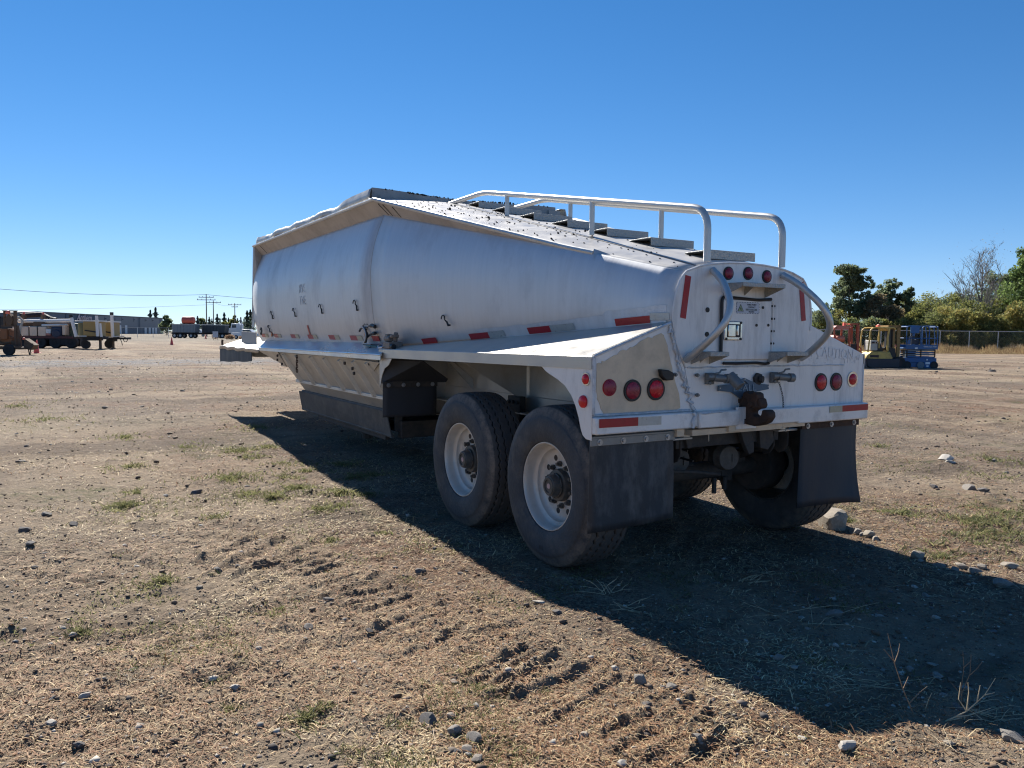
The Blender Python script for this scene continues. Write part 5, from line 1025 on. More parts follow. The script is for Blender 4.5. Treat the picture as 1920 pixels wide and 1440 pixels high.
# ================================================================== BACKGROUND
def c_(name, col, rough=.6, metal=0., **k): return mat(name, col, rough, metal, **k)
TYRE2 = mat('far_tyre', (.025,.025,.026), .8, 0, .2, 6)
def fw(m, x, z, y, r, w_):                      # side-on wheel
    m.lathe([(-w_/2, r*.5), (-w_/2, r*.93), (-w_*.4, r), (w_*.4, r), (w_/2, r*.93), (w_/2, r*.5)], 22, Matrix.Translation((x, y, z)) @ Matrix.Rotation(math.pi/2, 4, 'Z'))
def far_wheel(parent, x, y, r, w_, rimc, n_='wheel'):
    m = MB(); fw(m, x, r, y, r, w_); o = m.build(n_, TYRE2, parent)
    m = MB(); m.cyl((x, y-w_*.42, r), (x, y+w_*.42, r), r*.52, 16); m.cyl((x, y-w_*.52, r), (x, y-w_*.40, r), r*.2, 8); m.build('rim', rimc, o); return o
def thing(name, px, depth, label, cat, grp=None, rz=0., z=0.):
    p = at(px, depth, z); return empty(name, (p.x, p.y, float(H(p.x, p.y))*0+z), FACE+rz, label, cat, grp)
# --- long warehouse far left
BLD = empty('warehouse', (0,0,0), 0, 'long low blue grey metal warehouse on the far left horizon', 'building')
A = at(8, 232); B = at(150, 262); Cc = at(306, 345)
dAB = (Cc-A).normalized(); nrm = Vector((-dAB.y, dAB.x, 0))
if nrm.dot(at(150, 400)-A) < 0: nrm = -nrm
Lb = (Cc-A).length
BM = Matrix.Translation(A) @ Matrix(((dAB.x, nrm.x, 0, 0), (dAB.y, nrm.y, 0, 0), (0, 0, 1, 0), (0, 0, 0, 1)))
BLUE = mat('wall_panel_slate', (.10,.125,.16), .6, .1, .08, .5, .0, 5); BLUEL = mat('wall_panel_grey', (.19,.205,.225), .6, .1, .08, .5); NAVY = mat('wall_panel_navy', (.035,.060,.10), .5, .1, .1, .5)
def zr(t): return 6.1+.85*max(0, 1-abs(t-.155)/.155) if t < .155 else 6.95-.25*(t-.155)/.845
m = MB(); n = 20; pts = [(Lb*i/n, zr(i/n)) for i in range(n+1)]; m.prism([(0,0)]+pts+[(Lb,0)], 'y', 0, 30, BM); m.build('wall', BLUE, BLD, smooth=False)
m = MB(); m.prism([(p[0], p[1]+.02) for p in pts]+[(p[0], p[1]+.28) for p in pts[::-1]], 'y', -.3, 30.3, BM); m.build('roof', mat('roof_trim', (.16,.18,.19), .7), BLD, smooth=False)
for a, b, mt, zt in ((.30,.50,NAVY,.0),(.50,.78,BLUEL,.0),(.80,.965,BLUEL,.0)):
    m = MB(); m.b2((Lb*a, -.12, 2.4 if mt is BLUEL else .1), (Lb*b, -.02, zr((a+b)/2)-.12), BM); m.build('wall_panel', mt, BLD)
for a in (.545,.59,.635,.68,.835,.87,.90,.925,.985):
    m = MB(); m.b2((Lb*a, -.2, .1), (Lb*(a+.017), -.03, 2.7 if a > .8 else 3.4), BM); m.build('door', mat('white_door', (.62,.64,.66), .5), BLD)
for a in (.33,.37,.42):
    m = MB(); m.b2((Lb*a, -.2, 3.2), (Lb*(a+.03), -.13, 4.2), BM); m.build('window', mat('far_glass', (.16,.24,.28), .2), BLD)
for a in (.535,.60,.655,.745,.84,.90):
    m = MB(); m.b2((Lb*a, -.16, 4.9), (Lb*(a+.002), -.12, 6.5), BM); m.b2((Lb*a+.5,-.5,5.6),(Lb*a+1.1,-.1,5.8), BM); m.build('downpipe', NAVY, BLD)
text_mesh('shop_sign', 'Anthem', 3.1, mat('sign_pinkish_white', (.70,.58,.60), .5), BLD, BM @ Matrix.Translation((Lb*.405,-.25,5.75)) @ Matrix.Rotation(math.pi/2,4,'X'), .05, .35)
m = MB(); m.b2((Lb*.36,-.25,4.75),(Lb*.45,-.2,4.87), BM); m.build('sign_underline', mat('sign_red', (.5,.08,.08), .5), BLD)
# --- fences
def fence(name, P0, P1, h, sp, label, top=.03, post=.035, mesh=.28, kx=1.):
    P0 = Vector(P0); P1 = Vector(P1); d = (P1-P0); L_ = d.length; F0 = empty(name, P0, math.atan2(d.y, d.x), label, 'fence')
    gal = mat('galvanised_pipe', (.52,.53,.53), .45, .5, .08, 10)
    m = MB(); m.cyl((0,0,h),(L_,0,h),top,6); m.build('top_rail', gal, F0)
    n = int(L_/sp)
    for i in range(n+1): m = MB(); m.cyl((i*L_/n,0,-.1),(i*L_/n,0,h+.04),post,6); m.build('fence_post', gal, F0)
    m = MB(); t = .0035*kx; cs = mesh
    k = int((L_+h)/cs)
    V = []; Fc = []
    for i in range(k+1):
        for s_ in (1, -1):
            x0 = i*cs-(h if s_ > 0 else 0); x1 = x0+h; a, b = (x0, 0.), (x1, h)
            if s_ < 0: a, b = (x0, h), (x1, 0.)
            def clip(p, q, X):
                u = (X-p[0])/(q[0]-p[0]); return (X, p[1]+(q[1]-p[1])*u)
            if a[0] >= L_ or b[0] <= 0: continue
            if a[0] < 0: a = clip(a, b, 0.)
            if b[0] > L_: b = clip(a, b, L_)
            o_ = len(V); V += [(a[0]-t, -.01, a[1]), (a[0]+t, -.01, a[1]), (b[0]+t, -.01, b[1]), (b[0]-t, -.01, b[1])]; Fc.append((o_, o_+1, o_+2, o_+3))
    m.add(V, Fc); m.build('chain_link', mat('wire_mesh', (.30,.31,.31), .5, .5), F0, smooth=False)
    return F0
fence('chain_link_fence', at(1480, 78), at(2080, 82), 2.2, 3.0, 'long chain link fence with bright top rail in front of the right hand trees', .035, .035, .25, 1.2)
fence('chain_link_fence', at(228, 165), at(520, 190), 2.1, 3.2, 'distant chain link fence before the parked trucks on the left', .03, .045, .5, 2.)
# --- trees
def leaf_cloud(name, centres, n, size, cols, parent, seed, flat=.8):
    r_ = np.random.default_rng(seed); cen = np.array([c[:3] for c in centres]); rad = np.array([c[3] for c in centres]); w_ = rad**2; w_ = w_/w_.sum()
    k = r_.choice(len(cen), n, p=w_); dirs = r_.normal(size=(n, 3)); dirs /= np.linalg.norm(dirs, axis=1)[:, None]
    rr = rad[k]*(r_.random(n)**.45); P = cen[k]+dirs*rr[:, None]*np.array([1, 1, flat])
    u = r_.normal(size=(n, 3)); u /= np.linalg.norm(u, axis=1)[:, None]; v = np.cross(u, r_.normal(size=(n, 3))); v /= np.linalg.norm(v, axis=1)[:, None]
    s_ = size*(.5+r_.random(n))[:, None]
    V = np.stack([P-u*s_, P-v*s_*.45, P+u*s_, P+v*s_*.45], 1).reshape(-1, 3); F = np.arange(4*n).reshape(-1, 4)
    cl = np.array(cols); cc = cl[(k*7+r_.integers(0, 2, n)) % len(cl)]*(.7+.6*r_.random((n, 1)))
    o = quads_object(name, V, F, np.repeat(cc, 4, 0), LEAFM); o.parent = parent; return o
BARK = mat('bark', (.12,.095,.075), .9, 0, .3, 6, .4, 12); BARKG = mat('grey_bark', (.19,.175,.165), .9, 0, .25, 6)
def limbs(r_, h, spread, nl, r0, lean=0., twigs=0, start=.25, upright=.6):
    m = MB(); tips = []
    top = Vector((lean*h, 0, h*.93)); trunk = [Vector((0,0,0)), Vector((lean*h*.2+r_.normal()*.1, r_.normal()*.1, h*.3)), Vector((lean*h*.6, r_.normal()*.15, h*.62)), top]
    m.tube(trunk, [r0, r0*.75, r0*.45, r0*.12], 7); tips.append(top)
    for i in range(nl):
        t = start+(1-start)*(i+r_.random())/nl; s_ = t*3; j = min(int(s_), 2); p = trunk[j].lerp(trunk[j+1], s_-j); a = r_.random()*6.283
        L_ = spread*(1.15-t*.75)*(.7+.6*r_.random()); d = Vector((math.cos(a), math.sin(a), upright+.5*r_.random())).normalized()
        q = [p, p+d*L_*.5+Vector((0,0,-.05*L_)), p+d*L_+Vector((0,0,.12*L_*upright*2))]
        rb = r0*(.42*(1-t)+.10); m.tube(q, [rb, rb*.6, rb*.2], 5); tips += [q[1].lerp(q[2], .4), q[2]]
        for w_ in range(twigs):
            tt = .3+.7*r_.random(); b = q[0].lerp(q[2], tt); a2 = r_.random()*6.283; d2 = (Vector((math.cos(a2), math.sin(a2), .9))*.7+d*.6).normalized(); l2 = L_*.45*(.5+r_.random())
            e = b+d2*l2; m.tube([b, b.lerp(e, .5)+Vector((r_.normal()*.06, r_.normal()*.06, 0)), e], [rb*.3, rb*.2, .012], 4)
            for w3 in range(3):
                b3 = b.lerp(e, .3+.6*r_.random()); e3 = b3+Vector((r_.normal()*.5, r_.normal()*.5, .5+.4*r_.random()))*l2*.4; m.tube([b3, e3], [.022, .008], 3)
            tips.append(e)
    return m, tips
def tree(px, depth, h, spread, nleaf, size, cols, seed, label, nl=14, crownr=.3, start=.25, bark=BARK, twigs=0, lean=0., name='leafy_tree', cat='tree', extra=(), grp=None, upright=.6, r0=None):
    r_ = np.random.default_rng(seed); T_ = thing(name, px, depth, label, cat, grp)
    m, tips = limbs(r_, h, spread, nl, r0 or h*.022, lean, twigs, start, upright); m.build('trunk', bark, T_)
    if nleaf:
        cs = [(p.x+r_.normal()*spread*.1, p.y+r_.normal()*spread*.1, p.z+r_.normal()*spread*.1, spread*crownr*(.22+.55*r_.random())) for p in tips for _ in range(2)]+[(lean*h*.5+spread*.62*math.cos(q_)*rq_, spread*.62*math.sin(q_)*rq_, h*(.30+.66*tq_), spread*.10*(.6+r_.random())) for q_, rq_, tq_ in [(r_.random()*6.283, r_.random()**.5*math.sqrt(max(.04, 1-((tq-.4)/.62)**2)), tq) for tq in r_.random(nl*4)]]+list(extra)
        leaf_cloud('crown', cs, nleaf, size, cols, T_, seed)
    return T_
DG = [(.15,.19,.10),(.18,.22,.115),(.25,.29,.17),(.13,.165,.11)]; OL = [(.16,.175,.06),(.21,.215,.07),(.26,.235,.065),(.12,.145,.05)]; YG = [(.28,.27,.09),(.34,.28,.09),(.20,.22,.08),(.16,.18,.07)]; MG = [(.15,.22,.075),(.21,.28,.09),(.12,.17,.065)]; BR = [(.28,.22,.13),(.22,.18,.10),(.25,.225,.11)]; LG = [(.22,.26,.15),(.12,.16,.08),(.19,.21,.12)]
tree(1588, 92, 9.4, 3.6, 15000, .17, DG, 1, 'tall dark green tree nearest the trailer beyond the fence', 22, .27, .15)
tree(1648, 96, 7.8, 3.2, 8500, .16, LG+DG, 2, 'loose grey green tree right of the tall dark one', 16, .25, .15)
tree(1640, 90, 5.4, 2.6, 6500, .15, BR+OL, 3, 'brownish bushy tree behind the yellow forklift', 14, .34, .1, twigs=2)
tree(1693, 95, 6.9, 2.0, 4500, .16, DG+LG, 4, 'slim tree with small top beyond the scissor lift', 12, .28, .2)
tree(1834, 96, 11.0, 5.0, 700, .07, BR, 5, 'large bare branched tree on the right beyond the fence', 26, .5, .12, BARKG, 7, 0., 'bare_tree', upright=1.1)
tree(1872, 103, 9.0, 3.8, 7500, .17, DG+BR, 6, 'half leafless dark tree between the bare tree and green tree', 18, .26, .15, BARKG, 4)
tree(1800, 98, 8.2, 3.0, 400, .07, BR, 26, 'smaller bare tree left of the large bare one', 18, .4, .12, BARKG, 6, 0., 'bare_tree', upright=1.1)
tree(1935, 93, 12.0, 4.0, 17000, .18, MG, 7, 'tall fresh green tree at the right edge', 24, .28, .12)
tree(2010, 93, 11.0, 4.0, 8000, .18, DG, 8, 'dark tree outside the right edge of the yard', 18, .28, .12)
for k, (px, dp, h, sp, cl, lb) in enumerate(((1715,97,6.6,3.0,OL+LG,'taller olive tree top behind the blue lift'),(1752,99,7.2,3.2,OL+DG,'mid green rounded tree in the thicket'),(1782,101,8.2,3.2,OL+BR,'olive brown tree left of the bare tree'),(1905,97,9.4,3.6,MG+OL,'green tree filling the right end of the treeline'),(1845,98,7.4,3.4,OL+DG,'olive tree in front of the bare tree trunk'),(1560,88,4.6,2.6,OL+DG,'green shrub just right of the trailer grab rail'),(1605,86,3.4,2.4,DG+MG,'dark shrub behind the orange forklift'),(1655,85,3.6,2.4,OL,'olive shrub behind the yellow forklift'),(1700,87,4.4,2.4,OL+YG,'olive yellow shrub behind the blue lift'),(1738,88,5.4,2.8,OL+MG,'broad olive shrub right of the blue lift'),
    (1772,86,5.0,2.6,YG,'yellowing shrub in the middle of the thicket'),(1800,90,6.0,2.8,OL+BR,'tall olive brown shrub under the smaller bare tree'),(1828,86,4.8,2.6,YG,'bright yellow green shrub under the large bare tree'),(1858,87,4.2,2.4,YG+BR,'autumn brown shrub right of the bright yellow one'),(1890,86,5.2,2.6,YG,'yellow shrub near the right edge'),(1925,86,5.4,2.8,YG+OL,'yellow olive shrub at the right edge'),(1680,100,5.6,3.,DG+OL,'rear olive shrub behind the slim tree'),(1760,104,6.2,3.4,OL+DG,'rear dark olive shrub in the thicket gap'),(1525,92,4.6,3.,OL,'shrub hidden partly by the trailer'),(1965,86,5.0,2.8,YG,'shrub beyond the right edge'))):
    r_ = np.random.default_rng(70+k); T_ = thing('shrub', px, dp, lb, 'shrub')
    m, tips = limbs(r_, h*.9, sp*.8, 9, .06, 0, 1, .05, .8); m.build('stem', BARK, T_)
    cs = [(r_.normal()*sp*.5, r_.normal()*1., h*(.15+.75*r_.random()**1.1), sp*(.22+.22*r_.random())) for _ in range(26)]
    leaf_cloud('foliage', cs, 7500, .13, cl, T_, 300+k)
# dry grass strip along the fence
n = 26000; u = rng.random(n)*620+1480; dp = 74+9*rng.random(n); d0 = dp; hor = (u-960)/FPX*d0
X = CAM.x+math.sin(YAW)*d0+R0.x*hor; Y = CAM.y+math.cos(YAW)*d0+R0.y*hor; hh = (.15+.9*rng.random(n)**1.6)*np.clip((dp-73)/5, .2, 1)*(.2+1.1*vnoise(u/14., dp/3., 4)); lx = rng.normal(0, .2, n); wv = .03+.03*rng.random(n); cx_, sx_ = R0.x, R0.y
Z = np.zeros(n); V = np.stack([np.stack([X-cx_*wv, Y-sx_*wv, Z], -1), np.stack([X+cx_*wv, Y+sx_*wv, Z], -1), np.stack([X+cx_*lx, Y+sx_*lx, Z+hh], -1)], 1).reshape(-1, 3)
cl = np.array([(.42,.31,.16),(.34,.24,.13),(.50,.39,.21),(.26,.17,.10)])[rng.integers(0, 4, n)]*(.8+.4*rng.random((n, 1)))
o = quads_object('tall_dry_grass', V, np.arange(3*n).reshape(-1, 3), np.repeat(cl, 3, 0), STRAW); tag(o, 'tall straw coloured grass along the right hand fence', 'dry grass', kind='stuff')
# far conifers behind the trucks
def conifer(px, depth, h, seed, label, grp=None, col=((.09,.12,.10),(.12,.16,.13)), wd=.2):
    r_ = np.random.default_rng(seed); T_ = thing('conifer_tree', px, depth, label, 'conifer', grp); m = MB(); m.cyl((0,0,0),(0,0,h*.95),h*.016,5,h*.003); m.build('trunk', BARK, T_)
    n = 1300; t = r_.random(n)**.8; a = r_.random(n)*6.283; rr = h*wd*(1-t)*r_.random(n)**.5*(.65+.45*np.sin(t*30+seed)+.25*np.sin(a*3+seed)); P = np.stack([rr*np.cos(a), rr*np.sin(a), h*(.08+.9*t)], -1)
    s_ = h*.035; u_ = r_.normal(size=(n, 3)); u_[:, 2] *= .4; u_ /= np.linalg.norm(u_, axis=1)[:, None]; v_ = np.cross(u_, r_.normal(size=(n, 3))); v_ /= np.linalg.norm(v_, axis=1)[:, None]
    V = np.stack([P-u_*s_, P-v_*s_*.6, P+u_*s_, P+v_*s_*.6], 1).reshape(-1, 3); c = np.array(col)[r_.integers(0, len(col), n)]
    o = quads_object('crown', V, np.arange(4*n).reshape(-1, 4), np.repeat(c, 4, 0), LEAFM); o.parent = T_; return T_
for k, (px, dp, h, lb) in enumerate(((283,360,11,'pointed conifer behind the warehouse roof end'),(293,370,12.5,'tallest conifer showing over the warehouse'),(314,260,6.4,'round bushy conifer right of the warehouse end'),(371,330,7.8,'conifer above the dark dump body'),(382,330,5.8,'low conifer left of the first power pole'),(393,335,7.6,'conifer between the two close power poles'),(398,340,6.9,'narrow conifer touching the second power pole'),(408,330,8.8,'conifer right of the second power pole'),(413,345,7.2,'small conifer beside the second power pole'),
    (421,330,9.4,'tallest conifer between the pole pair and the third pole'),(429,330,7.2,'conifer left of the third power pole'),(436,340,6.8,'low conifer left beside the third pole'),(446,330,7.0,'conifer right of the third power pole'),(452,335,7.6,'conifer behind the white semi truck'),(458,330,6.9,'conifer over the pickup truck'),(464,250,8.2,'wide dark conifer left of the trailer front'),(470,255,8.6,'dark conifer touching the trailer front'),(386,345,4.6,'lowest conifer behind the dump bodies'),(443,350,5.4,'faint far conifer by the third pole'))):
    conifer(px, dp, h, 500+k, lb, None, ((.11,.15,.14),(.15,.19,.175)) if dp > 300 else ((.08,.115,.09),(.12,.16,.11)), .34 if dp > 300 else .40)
tree(380, 340, 5.5, 3.5, 2500, .5, OL, 31, 'low pale green broadleaf tree behind the dump bodies', 8, .4, .1); tree(434, 320, 5.2, 3.5, 2500, .5, OL+MG, 32, 'yellow green broadleaf tree left of the white semi', 8, .4, .1)
tree(312, 250, 5.5, 2.6, 2600, .4, DG+LG, 33, 'grey green bush beside the warehouse corner', 8, .4, .1)
# --- power poles and lines
poles = []
POLEM = mat('weathered_pole', (.17,.15,.13), .85, 0, .2, 3)
for px, dp, h, arms, lb in ((388,210,11.3,((10.5,2.1),(9.8,2.6)),'tallest power pole with two crossarms'),(401,235,10.6,((10.0,2.4),),'middle power pole close beside the tallest'),(441,250,10.4,((9.9,2.2),(9.2,1.0)),'right hand power pole standing apart')):
    T_ = thing('power_pole', px, dp, lb, 'power pole'); m = MB(); m.cyl((0,0,0),(0,0,h),.19,8,.12); m.build('pole', POLEM, T_); poles.append((T_.location.copy(), h, arms))
    for z, w_ in arms:
        m = MB(); m.b2((-w_/2*1.9,-.08,z-.10),(w_/2*1.9,.08,z+.06)); a = m.build('crossarm', POLEM, T_)
        for q in (-.9,-.45,.45,.9): m = MB(); m.cyl((q*w_,0,z+.05),(q*w_,0,z+.32),.07,6); m.build('insulator', POLEM, a)
def wire(p, q, sag, r_, lb):
    m = MB(); m.tube([p.lerp(q, i/24)+Vector((0,0,-4*sag*(i/24)*(1-i/24))) for i in range(25)], r_, 4); return tag(m.build('power_line', mat('wire_grey', (.16,.17,.19), .6), None), lb, 'power line')
P1 = poles[0][0]+Vector((0,0,11.2))
wire(at(-260, 150, 11.6), P1, 1.5, .06, 'upper power line running left from the tallest pole over the warehouse'); wire(P1, at(620, 215, 10.2), .5, .06, 'power line running right from the tallest pole behind the trailer')
wire(at(-260, 230, 7.5)+Vector((0,0,0)), poles[1][0]+Vector((0,0,9.4)), 1.0, .035, 'faint lower power line running left from the middle pole')
wire(poles[1][0]+Vector((0,0,10.2)), poles[2][0]+Vector((0,0,10.1)), .8, .03, 'thin power line between the middle and right poles')
# --- cones
ORC = mat('cone_orange', (.75,.115,.085), .55, 0, .06, 8)
def cone(px, dp, h, lb, tilt=0):
    T_ = thing('traffic_cone', px, dp, lb, 'traffic cone'); m = MB(); m.lathe([(.03,.19),(.05,.17),(h*.98,.035),(h,.03),(h,.001)], 18, Matrix.Rotation(-math.pi/2,4,'Y')); m.build('cone_body', ORC, T_)
    m = MB(); m.box((0,0,.02),(.42,.42,.04)); m.build('cone_base', ORC, T_, .01); T_.rotation_euler[1] = tilt
cone(68, 51, .86, 'orange traffic cone beside the rusty machine', .06); cone(322, 84, .82, 'lone orange traffic cone in the open dirt'); cone(386, 150, .9, 'far orange traffic cone in front of the dump bodies')
# --- dump bodies / trucks
BODYG = mat('dump_body_grey', (.20,.22,.24), .5, .3, .12, 2); BODYD = mat('dump_body_dark', (.045,.055,.065), .5, .2, .12, 2); CHAS = mat('chassis_black', (.02,.02,.022), .7, .1, .2, 4); WHT = mat('white_paint', (.72,.73,.74), .4, 0, .05, 3); RIMA = mat('far_rim', (.45,.45,.46), .4, .5); FGL = mat('cab_glass', (.05,.07,.09), .15)
def dumper(px, dp, L_, h, mt, trim, axles, lb, nm='dump_trailer'):
    T_ = thing(nm, px, dp, lb, 'dump trailer'); m = MB(); m.prism([(-L_/2,1.15),(L_/2,1.15),(L_/2+.15,h),(-L_/2-.1,h)], 'y', -1.2, 1.2); m.build('dump_body', mt, T_, .02)
    for k in range(7): m = MB(); x = -L_/2+.3+k*(L_-.6)/6; m.b2((x-.05,-1.27,1.2),(x+.05,-1.2,h-.05)); m.build('body_rib', mt, T_)
    m = MB(); m.b2((-L_/2-.12,-1.28,h),(L_/2+.17,1.28,h+.12)); m.build('tarp', trim, T_, .03); m = MB(); m.b2((-L_/2-.5,-.5,.8),(L_/2+.9,.5,1.15)); m.build('chassis', CHAS, T_)
    for x in axles: far_wheel(T_, x, -1.0, .5, .4, RIMA); far_wheel(T_, x, 1.0, .5, .4, RIMA)
    return T_
dumper(349, 162, 4.6, 2.75, BODYG, mat('tarp_grey', (.33,.34,.35), .7), (-1.9,-.7,1.5), 'grey dump trailer under the red tank'); dumper(404, 165, 4.7, 2.7, BODYD, mat('tarp_pale', (.6,.62,.62), .6), (.7,1.9), 'dark dump trailer with pale tarp by the power poles')
T_ = thing('storage_tank', 353, 230, 'round red tank seen above the grey dump trailer', 'tank'); m = MB(); m.lathe([(-1.7,.001),(-1.65,.6),(-1.5,.95),(-1.2,1.1),(1.6,1.1),(1.9,.9),(2.05,.001)], 24, Matrix.Translation((0,0,4.55))); m.build('tank_shell', mat('tank_red', (.50,.10,.07), .5, 0, .2, 1.5), T_)
m = MB(); m.b2((-1.6,-.9,0),(-1.3,.9,3.6)); m.b2((1.3,-.9,0),(1.6,.9,3.6)); m.b2((-1.9,-1.,3.4),(1.9,1.,3.6)); m.build('tank_stand', CHAS, T_)
T_ = thing('semi_truck', 446, 170, 'white semi truck cab with tall exhaust stack', 'semi truck'); m = MB(); m.prism([(-1.6,.9),(.9,.9),(.9,2.9),(.6,3.2),(-1.0,3.2),(-1.15,2.2),(-2.6,2.1),(-2.7,.9)], 'y', -1.1, 1.1); m.build('cab', WHT, T_, .05)
m = MB(); m.b2((-.85,-1.13,2.25),(.05,-1.1,2.95)); m.build('window', FGL, T_); m = MB(); m.cyl((1.05,-.8,.9),(1.05,-.8,4.1),.10,10); m.build('exhaust_stack', RIMA, T_); m = MB(); m.b2((-2.6,-.45,.55),(3.5,.45,.9)); m.build('chassis', CHAS, T_)
for x in (-1.9, 2.0, 3.1): far_wheel(T_, x, -1.0, .5, .4, RIMA)
T_ = thing('pickup_truck', 463, 150, 'white pickup partly hidden by the trailer front', 'pickup truck'); m = MB(); m.prism([(-2.7,.55),(2.7,.55),(2.75,1.15),(1.5,1.25),(.9,1.85),(-.6,1.88),(-1.0,1.25),(-2.7,1.22)], 'y', -.95, .95); m.build('body', WHT, T_, .05)
m = MB(); m.prism([(-.5,1.3),(1.25,1.3),(.8,1.78),(-.45,1.8)], 'y', -.97, -.94); m.build('window', FGL, T_)
for x in (-1.75, 1.75): far_wheel(T_, x, -.85, .38, .28, RIMA)
T_ = thing('notice_board', 404, 130, 'plain white board on posts before the dark dump trailer', 'sign board'); m = MB(); m.b2((-.45,-.03,.45),(.45,.03,1.45)); m.build('board', mat('board_white', (.45,.47,.52), .6), T_); m = MB(); m.b2((-.40,.035,0),(-.35,.08,1.4)); m.b2((.35,.035,0),(.40,.08,1.4)); m.build('board_legs', CHAS, T_)
T_ = thing('pickup_truck', 371, 205, 'small white pickup glimpsed between the two dump trailers', 'pickup truck'); m = MB(); m.prism([(-2.7,.55),(2.7,.55),(2.75,1.15),(1.5,1.25),(.9,1.85),(-.6,1.88),(-1.0,1.25),(-2.7,1.22)], 'y', -.95, .95); m.build('body', WHT, T_, .05)
m = MB(); m.prism([(-.5,1.3),(1.25,1.3),(.8,1.78),(-.45,1.8)], 'y', -.97, -.94); m.build('window', FGL, T_)
for x in (-1.75, 1.75): far_wheel(T_, x, -.85, .38, .28, RIMA)
# --- row of yard machines on the left (at about 65 m)
POLEW = mat('white_tube', (.74,.72,.68), .45, 0, .06, 4); TAN = mat('tan_tank', (.78,.58,.42), .55, 0, .08, 3); YEL = mat('generator_yellow', (.34,.225,.07), .5, 0, .12, 3); OXR = mat('rusted_orange', (.30,.125,.05), .75, .1, .3, 4, .3, 20, (1,1,1), (.10,.06,.04), .7, 4); OXB = mat('rusted_brown', (.13,.085,.055), .85, .1, .3, 4); BEAC = mat('beacon_orange', (.85,.20,.13), .35)
U = 1464.4/66                                   # photo pixels per metre at 66 m
T_ = thing('tank_truck', 90, 66, 'flatbed truck with four tan tanks and long white pipes', 'truck')
def X_(px): return (px-90)/U
def Z_(py): return max(0, (652-py)/U)
m = MB(); m.b2((X_(36),-1.2,Z_(634)),(X_(156),1.2,Z_(630))); m.build('flatbed', mat('bed_red', (.09,.025,.025), .6, 0, .2, 4), T_)
for k in range(4):
    m = MB(); x0 = 40+15.6*k; m.b2((X_(x0),-1.15,Z_(630)),(X_(x0+14.8),.2,Z_(612.5))); m.build('tank', TAN, T_, .06)
    m = MB(); m.b2((X_(x0-.6),-1.19,Z_(631)),(X_(x0-.1),-1.14,Z_(612))); m.build('tank_strap', CHAS, T_)
m = MB(); m.cyl((X_(46),-.7,Z_(603)),(X_(142),-.7,Z_(601)),.14,10); m.cyl((X_(92),-.9,Z_(610)),(X_(138),-.9,Z_(609)),.09,8); m.build('long_pipe', POLEW, T_)
m = MB(); m.b2((X_(50),-.6,Z_(612)),(X_(148),.6,Z_(606))); m.b2((X_(76),-.9,Z_(613)),(X_(95),-.3,Z_(604))); m.build('pipe_rack', OXB, T_)
m = MB(); m.tube([(X_(38),-1,Z_(604)),(X_(44),-1,Z_(598)),(X_(52),-1,Z_(596)),(X_(58),-1,Z_(602)),(X_(56),-1.1,Z_(612)),(X_(54),-1.15,Z_(626))], .10, 8); m.build('bent_pipe', mat('hose_cream', (.48,.42,.34), .6), T_)
m = MB(); m.b2((X_(100),-1.1,Z_(625)),(X_(110),-.2,Z_(617))); m.build('side_box', POLEW, T_, .04); m = MB(); m.b2((X_(100),-1.12,Z_(629)),(X_(110),-.2,Z_(625))); m.build('side_box', mat('box_pink', (.5,.2,.16), .6), T_, .03)
m = MB(); m.b2((X_(111),-1.1,Z_(640)),(X_(130),.6,Z_(613))); m.cyl((X_(121),-1.2,Z_(626)),(X_(121),-1.0,Z_(626)),.38,16); m.build('pump_unit', mat('pump_navy', (.02,.03,.06), .5, 0, .2, 5), T_, .08)
m = MB(); m.b2((X_(131),-1.1,Z_(628)),(X_(137),-.3,Z_(608.5))); m.b2((X_(126),-1.1,Z_(611)),(X_(138),-.3,Z_(608.5))); m.build('side_tank', TAN, T_, .05)
m = MB(); m.b2((X_(138),-.6,Z_(634)),(X_(152),.8,Z_(606))); m.build('cab', mat('cab_olive', (.05,.065,.04), .5), T_, .08)
m = MB(); m.b2((X_(38),-.5,Z_(646)),(X_(156),.5,Z_(634))); m.b2((X_(101),-1.15,Z_(636)),(X_(111),-.9,Z_(634.5))); m.b2((X_(50),-.4,Z_(649)),(X_(154),.4,Z_(640))); m.b2((X_(108),-1.1,Z_(646)),(X_(140),-.5,Z_(632))); m.build('chassis', CHAS, T_)
for x in (58, 74, 90, 118, 147): far_wheel(T_, X_(x), -.95, .5, .4, CHAS)
for px, py in ((48,587),(84,586)):
    m = MB(); m.b2((X_(px-2),-.3,Z_(600)),(X_(px+2),.1,Z_(590))); b_ = m.build('beacon_mount', OXB, T_); m = MB(); m.lathe([(0,.09),(.12,.10),(.2,.06),(.2,.001)], 12, Matrix.Translation((X_(px),-.1,Z_(590.5))) @ Matrix.Rotation(-math.pi/2,4,'Y')); m.build('beacon', BEAC, b_)
m = MB(); m.tube([(X_(30),.8,Z_(592)),(X_(70),.8,Z_(589.5)),(X_(86),.8,Z_(598)),(X_(96),.8,Z_(600))], .22, 8); m.build('boom', CHAS, T_)
T_ = thing('canopy_truck', -2, 70, 'teal windowed machine cut off by the left edge', 'machine'); m = MB(); m.b2((-1.6,-1,.6),(.9,1,1.4)); m.b2((-1.6,-1,2.5),(.95,1,2.65)); m.b2((.8,-1,1.4),(.9,1,2.6)); m.build('cab_frame', CHAS, T_); m = MB(); m.b2((-1.5,-.9,1.4),(.8,.9,2.5)); m.build('window', mat('teal_glass', (.08,.14,.14), .2), T_)
far_wheel(T_, -.6, -.9, .45, .35, CHAS)
